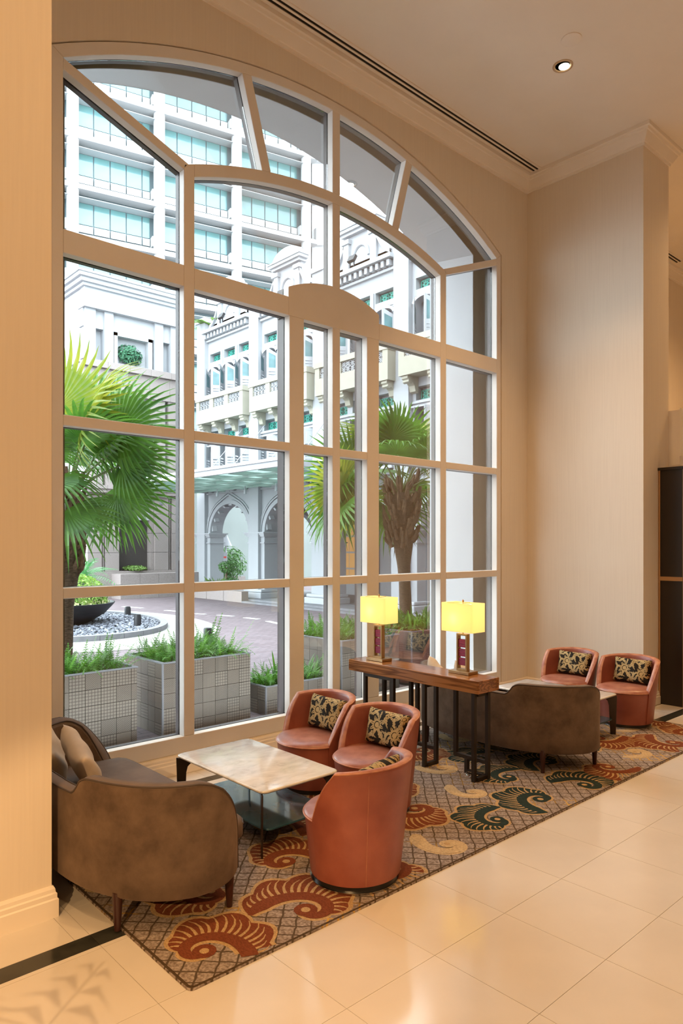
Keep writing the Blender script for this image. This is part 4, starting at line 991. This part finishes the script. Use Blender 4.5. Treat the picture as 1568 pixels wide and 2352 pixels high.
for k in range(6): MB().lathe([(.05, -.30), (.05, -.16), (.02, -.16), (.02, -.02)], 10, (cx1 - 1.0, lerp(cy0 + .7, cy1 - .7, k/5), 0)).build('hanging_spotlight', M['white2'], t)
for y in (22.7, 21.2, 19.0, 17.4): MB().tube([(13.6 - 13.4, y - 20, .14), (15.5 - 13.4, y - 20, 2.35)], .014, 6).build('stay_rod', M['grey'], t)

# things standing in the far arch
M['leaf_d'] = mat('topiary_leaf', (.05, .13, .035, 1), .6, col2=(.10, .24, .06, 1), scale=14, trans=.25)
M['leaf_b'] = mat('bright_leaf', (.11, .23, .04, 1), .55, col2=(.20, .31, .08, 1), scale=10, trans=.35)
M['bark'] = mat('palm_bark', (.16, .105, .065, 1), .9, col2=(.055, .034, .02, 1), scale=9, stretch=(2, 2, 7), bump=.8, bscale=25)
M['bark2'] = mat('twig_bark', (.12, .08, .05, 1), .9)
def leaf_cloud(b, c, r, n, s, rg, squash=1, shell=.6):
    for _ in range(n):
        z = rg.uniform(-1, 1); a = rg.uniform(0, 2*pi); q = sqrt(1 - z*z); f = r * lerp(shell, 1, rg.random() ** .5)
        d = Vector((q*cos(a), q*sin(a), z)); p = Vector(c) + Vector((d.x*f, d.y*f, d.z*f*squash))
        m = (d + Vector((rg.uniform(-.8, .8), rg.uniform(-.8, .8), rg.uniform(-.2, 1)))).normalized(); u = m.orthogonal().normalized(); u = Matrix.Rotation(rg.uniform(0, 6.3), 3, m) @ u; v = m.cross(u); l = s*rg.uniform(.7, 1.3); w = l*.5
        b.add([p - u*l*.5, p + v*w*.5 + m*l*.08, p + u*l*.5, p - v*w*.5 + m*l*.08], [(0, 1, 2, 3)])
    return b
rg = random.Random(9)
t = thing('topiary', 'small cloud pruned tree in the far white archway', 'plant', (15.0, 23.0, .02))
leaf_cloud(MB(), (0, 0, 1.12), .34, 420, .10, rg, .7).build('foliage', M['leaf_d'], t); leaf_cloud(MB(), (.1, -.15, .55), .30, 260, .10, rg, .6).build('foliage', M['leaf_d'], t)
MB().tube([(0, 0, 0), (.03, 0, .4), (-.03, 0, .8), (0, 0, 1.1)], [.05, .045, .04, .03], 8).build('stem', M['bark2'], t)
t = thing('shrub', 'leafy bright green shrub left of the cloud pruned tree', 'plant', (15.15, 24.0, .02)); b = MB()
for k in range(60):
    a = rg.uniform(0, 6.3); l = rg.uniform(.5, .95); d = Vector((cos(a)*.5, sin(a)*.5, 1)).normalized(); e = Vector((-sin(a), cos(a), 0)) * .04
    b.add([e*.4, -e*.4, d*l*.6 - e, d*l + Vector((cos(a)*.15, sin(a)*.15, -.1)), d*l*.6 + e], [(0, 1, 2, 3, 4)])
b.build('foliage', M['leaf_b'], t); MB().lathe([(.14, 0), (.1, .1)], 10).build('stem', M['bark2'], t)
t = thing('hedge', 'dark green hedge growing beyond the far archway', 'plant', (18.2, 28.0, 0)); leaf_cloud(MB(), (0, 0, 1.1), 1.0, 1500, .16, rg, .9, .3).build('foliage', M['leaf_d'], t); MB().box(-.9, .9, -.3, .3, GZ, .5).build('trough', M['granite'], t)
t = thing('lamp_post', 'slim post lamp with a white conical hood and a sign, in the far archway', 'lamp', (17.3, 26.6, GZ))
MB().lathe([(.04, 0), (.035, 2.2)], 10).build('post', M['white2'], t, smooth=40); MB().lathe([(.28, 2.05), (.26, 2.08), (.04, 2.55), (.01, 2.6)], 16).build('hood', M['white'], t, smooth=40)
MB().box(-.05, -.03, -.16, .16, 1.3, 1.75).build('sign_plate', M['white'], t); MB().box(-.055, -.05, -.12, .12, 1.5, 1.58).build('sign_mark', mat('red_paint', (.6, .06, .04, 1), .6), t)

# ------------------------------------------------------------------ granite annex, frontal plane y = 26.5
AY = 26.5
AN = thing('granite_annex', 'granite faced annex with white upper storey left of the colonial building', 'building', (12.5, AY, GZ))
def an(nm, mb, m, **k):
    mb.v = [(x - 12.5, y - AY, z - GZ) for x, y, z in mb.v]; return mb.build(nm, M[m], AN, **k)
X0, X1 = 10.99, 15.45
M['reargrey'] = mat('grey_green_render', (.20, .225, .215, 1), .8, var=.1, scale=.6)
M['annexdark'] = mat('dark_granite_niche', (.05, .042, .04, 1), .5, var=.3, scale=30)
an('rear_wall', MB().box(X0 + .1, 15.45, AY + .5, AY + 9, GZ, 12.6), 'white'); an('rear_wing', MB().box(15.6, 27, 32, 34, GZ, 8), 'reargrey'); an('rear_pillar', MB().box(17.9, 18.3, 31.4, 32, GZ, 8), 'white'); an('niche', MB().box(12.29, 13.67, AY + .42, AY + .5, .9, 3.0), 'annexdark')
lev = [.95, 1.685, 2.475, 3.265, 4.02]
def slabs(x0, x1, y0=AY, y1=AY + .5, zs=lev):
    for a, c in zip(zs, zs[1:]): an('granite_slab', MB().box(x0 + .006, x1 - .006, y0, y1, a + .006, c - .006), 'granite')
for x0, x1 in ((10.99, 11.56), (11.70, 12.27), (13.81, 14.43), (14.58, 15.45)): slabs(x0, x1)
slabs(13.67, 13.81, AY + .12)
for x0, x1 in ((11.56, 11.70), (14.43, 14.58)): an('groove', MB().box(x0, x1, AY + .14, AY + .5, .95, 4.02), 'granite2'); an('groove_rib', MB().box((x0+x1)/2 - .02, (x0+x1)/2 + .02, AY + .04, AY + .14, .95, 4.02), 'granite')
an('white_panel', MB().box(12.27, 13.67, AY + .2, AY + .5, 3.0, 4.02), 'white')
for x in (11.28, 11.98, 14.08): an('square_light', MB().box(x - .075, x + .075, AY - .05, AY, 3.64, 3.79), 'kerb', bevel=.02)
for k in range(6): x = 10.8 + k*.85; an('cornice_stone', MB().box(x + .005, min(x + .85, 15.45) - .005, AY - .25, AY + .5, 4.02, 4.16), 'granite'); an('cornice_stone', MB().box(x + .005, min(x + .85, 15.45) - .005, AY - .32, AY + .5, 4.165, 4.30), 'granite')
for k in range(5): x = 11.9 + k*.8; an('plinth_stone', MB().box(x + .005, x + .795, AY - .9, AY - .1, GZ, .86), 'granite')
an('plinth', MB().box(X0 - .3, 15.45, AY - .1, AY + .5, GZ, .95), 'granite'); an('wall_lamp', MB().box(10.86, 10.9, AY + 1.2, AY + 1.4, 1.2, 1.5), 'bowl')
# granite pilasters of the middle storey, set back
YB = AY + .45
for x0, x1 in ((11.2, 11.7), (11.8, 12.2), (13.75, 14.4), (14.55, 15.4)): slabs(x0, x1, YB - .2, YB + .1, [4.3, 5.2, 6.1, 7.0, 8.0])
for k in range(5): x = 10.95 + k*.92; an('band_stone', MB().box(x + .004, min(x + .92, 15.45) - .004, YB - .25, YB + .2, 8.0, 8.30), 'granite'); an('band_stone', MB().box(x + .004, min(x + .92, 15.45) - .004, YB - .18, YB + .2, 8.31, 8.93), 'granite'); an('band_stone', MB().box(x + .004, min(x + .92, 15.45) - .004, YB - .32, YB + .2, 8.94, 9.2), 'granite')
# white upper storey with an opening full of leaves
an('upper_band', MB().box(10.9, 15.45, YB - .2, YB + .1, 9.2, 9.24), 'white'); an('upper_band', MB().box(10.9, 15.45, YB - .2, YB + .2, 10.45, 11.15), 'white')
for x0, x1 in ((10.96, 11.37), (11.73, 12.09), (13.88, 14.25), (14.61, 15.45)): an('upper_pilaster', MB().box(x0, x1, YB - .32, YB + .1, 9.2, 11.15), 'white')
an('opening_frame', MB().box(12.15, 12.30, YB - .24, YB + .1, 9.2, 10.45), 'white2'); an('opening_frame', MB().box(13.62, 13.8, YB - .24, YB + .1, 9.2, 10.45), 'white2'); an('opening_frame', MB().box(12.15, 13.8, YB - .24, YB + .1, 10.32, 10.45), 'white2')
an('upper_cornice', MB().box(10.86, 15.45, YB - .45, YB + .2, 11.15, 11.38), 'white2'); an('upper_wall', MB().box(10.98, 15.45, YB - .2, YB + .2, 11.38, 12.0), 'white'); an('upper_wall', MB().box(11.0, 11.1, YB, YB + 9, 9.2, 12.0), 'white')
for z0, z1, e in ((12.0, 12.12, .12), (12.12, 12.28, .24), (12.28, 12.42, .36), (12.42, 12.5, .42)): an('top_cornice', MB().box(11.0 - e, 15.6, YB - .2 - e, YB + 9, z0, z1), 'white2')
t = thing('roof_shrub', 'dark green leafy climber filling the upper opening of the annex', 'plant', (12.9, YB + .05, 9.24)); leaf_cloud(MB(), (0, .1, .45), .58, 1300, .15, rg, .8, .2).build('foliage', mat('climber_leaf', (.03, .14, .07, 1), .6, col2=(.08, .26, .14, 1), scale=9, trans=.25), t); MB().tube([(0, .1, 0), (.05, .1, .5)], .03, 6).build('stem', M['bark2'], t)
t = thing('niche_shrub', 'low green shrub in the foot of the dark annex niche', 'plant', (13.0, AY + .15, .95)); leaf_cloud(MB(), (0, 0, .10), .5, 700, .12, rg, .22, .2).build('foliage', M['leaf_b'], t); MB().box(-.5, .5, -.1, .1, 0, .04).build('soil', M['soil'], t)
t = thing('roof_palm', 'pale green palm tuft on the roof between annex and white building', 'plant', (15.9, 25.1, 10.8)); b = MB()
for k in range(26):
    a = rg.uniform(0, 6.3); pts = [Vector((cos(a)*r, sin(a)*r, .9*r - .55*r*r)) for r in (0, .4, .8, 1.2)]; e = Vector((-sin(a), cos(a), 0))
    b.grid([[p + e*w for p, w in zip(pts, (.02, .09, .08, .0))], [p - e*w for p, w in zip(pts, (.02, .09, .08, .0))]])
b.build('foliage', M['leaf_b'], t); MB().lathe([(.12, -.1), (.1, .1)], 8).build('stem', M['bark2'], t)

# ------------------------------------------------------------------ office tower behind
TW = thing('office_tower', 'tall white office tower with green glass bands behind the annex', 'building', (19, 50, GZ), radians(-13))
M['tglass'] = mat('green_window_glass', (.055, .155, .135, 1), .12, col2=(.11, .205, .23, 1), scale=.35, spec=.8)
M['tpanel'] = mat('white_cladding_panel', (.34, .36, .37, 1), .5); M['tslab'] = mat('tower_white_concrete', (.39, .395, .40, 1), .8); M['tmul'] = mat('grey_mullion', (.07, .10, .11, 1), .5)
tm_ = {}
def tp(nm, w, h, m, x, z, y=.9):
    k = (nm, round(w, 2), round(h, 2))
    if k not in tm_:
        b = MB().box(.045, w - .045, 0, .06, .045, h - .045); me = bpy.data.meshes.new(nm); me.from_pydata(b.v, [], b.f); me.materials.append(m); tm_[k] = me
    return place(nm, tm_[k], TW, (x, y, z - GZ))
zt = lambda k: 31.35 + 3.57*k
cols = [.65 + 6.2*k for k in range(-1, 4)]
for k in range(-5, 5):
    z = zt(k)
    MB().box(-6, 20.2, -.1, .9, z - .35 - GZ, z - GZ).build('floor_slab', M['tslab'], TW)
    for c in range(4):
        x0 = cols[c] + .38; ws = [1.17]*4 + [.62]
        MB().box(x0 - .4, x0 + 5.85, 0, .9, z - .9 - GZ, z - .86 - GZ).build('soffit_panel', M['tpanel'], TW); 
        x = x0
        for w in ws:
            tp('window_pane', w, 1.62, M['tglass'], x, z - 2.50); tp('spandrel_panel', w, .62, M['tpanel'], x, z - 3.12, .82); tp('spandrel_panel', w, .66, M['tpanel'], x, z - 3.78 + .0, .82); x += w
        MB().box(x0 + sum(ws) + .02, x0 + sum(ws) + .45, .35, .9, z - 3.2 - GZ, z - 2.45 - GZ).build('box_bracket', M['tslab'], TW)
MB().box(-6, 20, .96, 6, GZ, 50).build('core_wall', M['tmul'], TW)
for c in cols: MB().lathe([(.42, 0), (.42, 52)], 20, (c, .25, 0)).build('round_column', M['tslab'], TW, smooth=40)
MB().box(20.0, 21.6, .6, 6, GZ, 46).build('end_fin', M['tslab'], TW)
for k in range(-5, 5): MB().prism([(20.2, zt(k) - .3 - GZ), (21.9, zt(k) + .1 - GZ), (20.2, zt(k) + 1.2 - GZ)], XZ, .2, .6).build('bracket_fin', M['tslab'], TW)
# ------------------------------------------------------------------ plants outside the window
M['fern'] = mat('fern_leaf', (.13, .31, .03, 1), .5, col2=(.055, .16, .02, 1), scale=5, trans=.4)
M['palm'] = mat('fan_palm_leaf', (.13, .30, .035, 1), .4, col2=(.04, .13, .018, 1), scale=2.5, trans=.35)
M['palm_y'] = mat('yellowing_palm_leaf', (.36, .36, .04, 1), .45, col2=(.16, .26, .03, 1), scale=3, trans=.4)
M['petiole'] = mat('palm_petiole', (.13, .17, .04, 1), .5, var=.3, scale=6)
M['fibre'] = mat('palm_fibre', (.22, .135, .08, 1), .95, col2=(.06, .035, .022, 1), scale=16)
def fern_frond(b, base, az, ln, lift, droop, wd, rg, n=13):
    d = Vector((cos(az), sin(az), 0)); e = Vector((-sin(az), cos(az), 0)); P = []
    for i in range(n + 1):
        s = i / n; P.append(Vector(base) + d * (ln * s * cos(lift) ) + Vector((0, 0, ln * (s * sin(lift) - droop * s * s))))
    for i in range(n):
        q, r = P[i], P[i+1]; s = i / n; w = wd * (sin(pi * min(1, s * .9 + .12)) ** .7); t = (r - q)
        b.add([q - e*.004, q + e*.004, r + e*.003, r - e*.003], [(0, 1, 2, 3)])
        for sg in (-1, 1):
            tip = q + e*sg*w + t*.55 + Vector((0, 0, -w*.25)); b.add([q, q + t*.30 + e*sg*w*.5 - Vector((0,0,w*.05)) + t*.12, tip, q + t*.75 + e*sg*w*.35], [(0, 1, 2, 3)] if sg > 0 else [(3, 2, 1, 0)])
def strap(b, base, az, ln, lift, droop, wd, n=6):
    d = Vector((cos(az), sin(az), 0)); e = Vector((-sin(az), cos(az), 0)); A, Bq = [], []
    for i in range(n + 1):
        s = i / n; p = Vector(base) + d*(ln*s*cos(lift)) + Vector((0, 0, ln*(s*sin(lift) - droop*s*s))); w = wd*(1 - s**3)*.5 + .0005; A.append(p + e*w); Bq.append(p - e*w)
    b.grid([A, Bq])
rg = random.Random(21)
flab = ['bright green ferns in the planter at the left end of the window', 'bright green ferns with one tall frond in the second planter', 'arching green ferns in the low planter', 'green ferns in the planter behind the left table lamp', 'strap leaved green ferns in the planter at the foot of the right palm']
for k, ((x0, x1, zt_, dep, _), lb) in enumerate(zip(PL, flab)):
    t = thing('fern', lb, 'plant', ((x0+x1)/2, 7.0 + dep/2, zt_ - .095), 0, None); b = MB(); BZ = .06; w, d = (x1-x0)/2 - .06, dep/2 - .06
    for i in range(int(230 * (x1 - x0) * dep / .8) + 50):
        bx, by = rg.uniform(-w, w), rg.uniform(-d, d); az = rg.uniform(0, 2*pi) if rg.random() < .6 else atan2(by, bx) + rg.uniform(-.8, .8)
        ln = rg.uniform(.26, .50)
        if k == 4 or (k == 2 and i % 3 == 0): strap(b, (bx, by, BZ), az, ln * 1.15, rg.uniform(.8, 1.45), rg.uniform(.2, .8), .035)
        else: fern_frond(b, (bx, by, BZ), az, ln, rg.uniform(.75, 1.45), rg.uniform(.15, .75), rg.uniform(.03, .045), rg)
    if k < 2:
        for _ in range(3): fern_frond(b, (rg.uniform(.1, w), rg.uniform(-d, d), BZ), rg.uniform(-.6, .6), .60, 1.15, .15, .035, rg)
    b.build('fronds', M['fern'], t); 
    b = MB()
    for i in range(14): p = (rg.uniform(-w, w), rg.uniform(-d, d)); b.tube([(p[0], p[1], 0), (p[0] + .02, p[1], .12)], .006, 5)
    b.build('stems', M['bark2'], t)
# fan palms
def fan_mesh(R, nseg, spread, rg, cup=.25, droop=.3):
    b = MB(); a0 = -spread/2; st = spread / nseg
    for i in range(nseg):
        a = a0 + st*(i + .5); l = R * (1 - .22 * abs(2*(i+.5)/nseg - 1) ** 2) * rg.uniform(.93, 1.05); hw = tan_(st/2)
        rows = [[], [], []]
        for s in (.02, .25, .50, .68, .84, 1.0):
            r = l*s; wdt = r*hw if s <= .5 else l*.5*hw * (1 - ((s-.5)/.5)) ** .85 + .0005
            dz = cup*r*(1 - s) - droop*R*max(0, s - .45)**2*1.6; ca, sa = cos(a), sin(a)
            fold = wdt*.45
            for j, (q, f) in enumerate(((-1, 0), (0, 1), (1, 0))): rows[j].append((r*ca - q*wdt*sa, r*sa + q*wdt*ca, dz - fold*f))
        b.grid(rows)
    return b
def tan_(x): return sin(x)/cos(x)
def fan_palm(loc, label, trunk, crown, fronds, seed, group=None):
    rg = random.Random(seed); t = thing('fan_palm', label, 'tree', loc, 0, None)
    b = MB(); pts, rad = trunk; b.tube(pts, rad, 16); b.build('trunk', M['bark'], t, smooth=60)
    # old leaf bases
    top = Vector(pts[-1]); b = MB()
    for k in range(110):
        a = k * 2.4; z = rg.uniform(-.95, .15); r = crown * (1.0 - .35*abs(z + .35)) ; p = top + Vector((cos(a)*r*.75, sin(a)*r*.75, z)); q = p + Vector((cos(a)*.10, sin(a)*.10, rg.uniform(.12, .30)))
        b.tube([p, (p+q)/2 + Vector((cos(a), sin(a), 0))*.02, q], [.036, .030, .020], 6)
    b.build('leaf_bases', M['fibre'], t)
    b = MB()
    for k in range(160):
        a = rg.uniform(0, 6.3); z = rg.uniform(-1.0, .05); r = crown*(.95 - .3*abs(z + .4)); p = top + Vector((cos(a)*r*.8, sin(a)*r*.8, z)); q = p + Vector((cos(a)*rg.uniform(0, .09), sin(a)*rg.uniform(0, .09), rg.uniform(-.2, .12))); e = Vector((-sin(a), cos(a), 0))*.012
        b.add([p - e, p + e, q], [(0, 1, 2)])
    tag(b.build('fibre', M['fibre'], t), kind='stuff')
    lay = []
    for k, (az, el, pl, R, roll, yel, *sp) in enumerate(fronds):
        d = Vector((cos(az)*cos(el), sin(az)*cos(el), sin(el))); hub = top + d*pl - Vector((0, 0, .10*pl*pl)); mid = top + d*pl*.5
        f = fan_mesh(R, 34, radians(rg.uniform(250, 285)), rg, rg.uniform(.12, .28), rg.uniform(.35, .75))
        up = Vector((0, 0, 1)); dd = (d + Vector((0, 0, roll))).normalized(); side = up.cross(dd).normalized(); nrm = dd.cross(side)
        if sp: q = Matrix.Rotation(sp[0], 3, dd); side = q @ side; nrm = q @ nrm
        mt = Matrix((( dd.x, side.x, nrm.x, hub.x), (dd.y, side.y, nrm.y, hub.y), (dd.z, side.z, nrm.z, hub.z), (0, 0, 0, 1)))
        f.v = [tuple(mt @ Vector(v)) for v in f.v]; n0 = len(f.f)
        f.tube([top + d*.05, mid + Vector((0, 0, .02)), hub], [.016, .012, .009], 6, mi=1)
        f.build('frond', [M['palm_y'] if yel else M['palm'], M['petiole']], t)
    return t
def ring_fronds(rg, n, pl, R, skip=None):
    out = []
    for k in range(n):
        az = 2*pi*k/n*1.0 + rg.uniform(-.2, .2); el = lerp(1.3, -.35, (k * 7 % n) / n) + rg.uniform(-.1, .1)
        if skip and cos(az - skip) > .55 and el < .6: continue
        out.append((az, el, pl*rg.uniform(.85, 1.1), R*rg.uniform(.85, 1.1), -.35 if el > .3 else -.9, rg.random() < .16))
    return out
rg = random.Random(31)
# right palm
rp0 = (9.02, 8.27, GZ)
fan_palm(rp0, 'fan palm with a shaggy trunk outside the window, right of the central door panes',
         ([(0.06, 0, 0), (0.04, 0, .7), (0, 0, 1.5), (-.02, .0, 1.75), (-.03, 0, 2.05), (-.05, 0, 2.45), (-.06, 0, 2.85), (-.07, 0, 3.0)], [.125, .115, .10, .115, .16, .21, .20, .12]), .33,
         ring_fronds(rg, 24, 1.0, .84, radians(222)) + [(2.41, .55, 1.0, .9, -.2, False, 1.3), (2.45, -.05, .95, .9, -.5, False, 1.0), (2.7, .2, 1.1, .85, -.4, True, 1.2), (-.73, .5, .9, .85, -.2, False, -1.2), (4.0, 1.15, .9, .85, .0, False, 0)], 32)
fan_palm((3.27, 8.62, GZ), 'fan palm with a shaggy trunk at the left edge of the window',
         ([(0, 0, 0), (0, 0, .6), (.01, 0, 1.35), (.03, 0, 1.7), (.04, 0, 2.1), (.05, 0, 2.5), (.05, 0, 2.65)], [.12, .11, .115, .15, .17, .13, .10]), .17,
         ring_fronds(rg, 20, .9, .82, radians(-42)) + [(3.98, 1.33, 1.25, 1.0, 0, True, 0), (-.73, .98, 1.15, .90, 0, False, 1.25), (-.60, .66, .82, .82, -.15, False, 1.1), (-.73, .15, .62, .78, -.6, False, 1.0), (.3, 1.25, 1.25, .95, -.1, False, .6), (-1.4, 1.05, 1.2, .9, -.1, True, .8)], 33)
# feathery palm by the annex
t = thing('feather_palm', 'small feathery palm beside the annex wall, left edge of the window', 'plant', (8.3, 20.5, GZ)); b = MB(); rg = random.Random(3)
for k in range(22): fern_frond(b, (0, 0, 1.1), k*2.4, rg.uniform(1.2, 1.7), rg.uniform(.3, 1.2), rg.uniform(.35, .8), .30, rg, 22)
b.build('fronds', mat('feather_palm_leaf', (.05, .22, .06, 1), .45, col2=(.10, .32, .10, 1), scale=3, trans=.3), t); MB().lathe([(.14, 0), (.16, .6), (.12, 1.15)], 12).build('trunk', M['bark'], t, smooth=60)
# clipped shrub in the bowl
t = thing('bowl_shrub', 'clipped yellow green shrub growing in the black bowl planter', 'plant', (6.9, 18.0, .44)); rg = random.Random(17); b = MB()
leaf_cloud(b, (0, 0, .22), 1.02, 5200, .085, rg, .62, .82); b.v = [v for v in b.v]
b.build('foliage', mat('clipped_leaf', (.34, .50, .09, 1), .5, col2=(.12, .26, .03, 1), scale=6, trans=.35), t); b = MB(); leaf_cloud(b, (0, 0, .10), 1.08, 900, .10, rg, .16, .8); b.build('variegated_edge', mat('variegated_leaf', (.62, .56, .30, 1), .5, col2=(.25, .34, .10, 1), scale=8, trans=.3), t)
MB().lathe([(.9, -.02), (.85, .30), (.4, .6), (.02, .68)], 24).build('shade_core', mat('shrub_shadow', (.03, .06, .015, 1), .9), t)  # dark solid core, coloured as the shade between the leaves
# potted palm standing left of the picture, its fronds shadow the floor
t = thing('potted_palm', 'indoor feather palm in a dark pot, just left of the picture', 'plant', (-.42, 1.6, 0)); b = MB(); rg = random.Random(8)
for k in range(7): fern_frond(b, (0, 0, .80), k*2.4 + .3, rg.uniform(.8, .95), rg.uniform(.6, 1.3), rg.uniform(.2, .6), .26, rg, 13)
b.build('fronds', M['fern'], t); MB().lathe([(.15, 0), (.2, .38), (.21, .40), (.18, .40), (.17, .34), (.01, .34)], 24).build('pot', M['bowl'], t, smooth=40); MB().lathe([(.03, .33), (.025, .8)], 10).build('stem', M['bark2'], t)
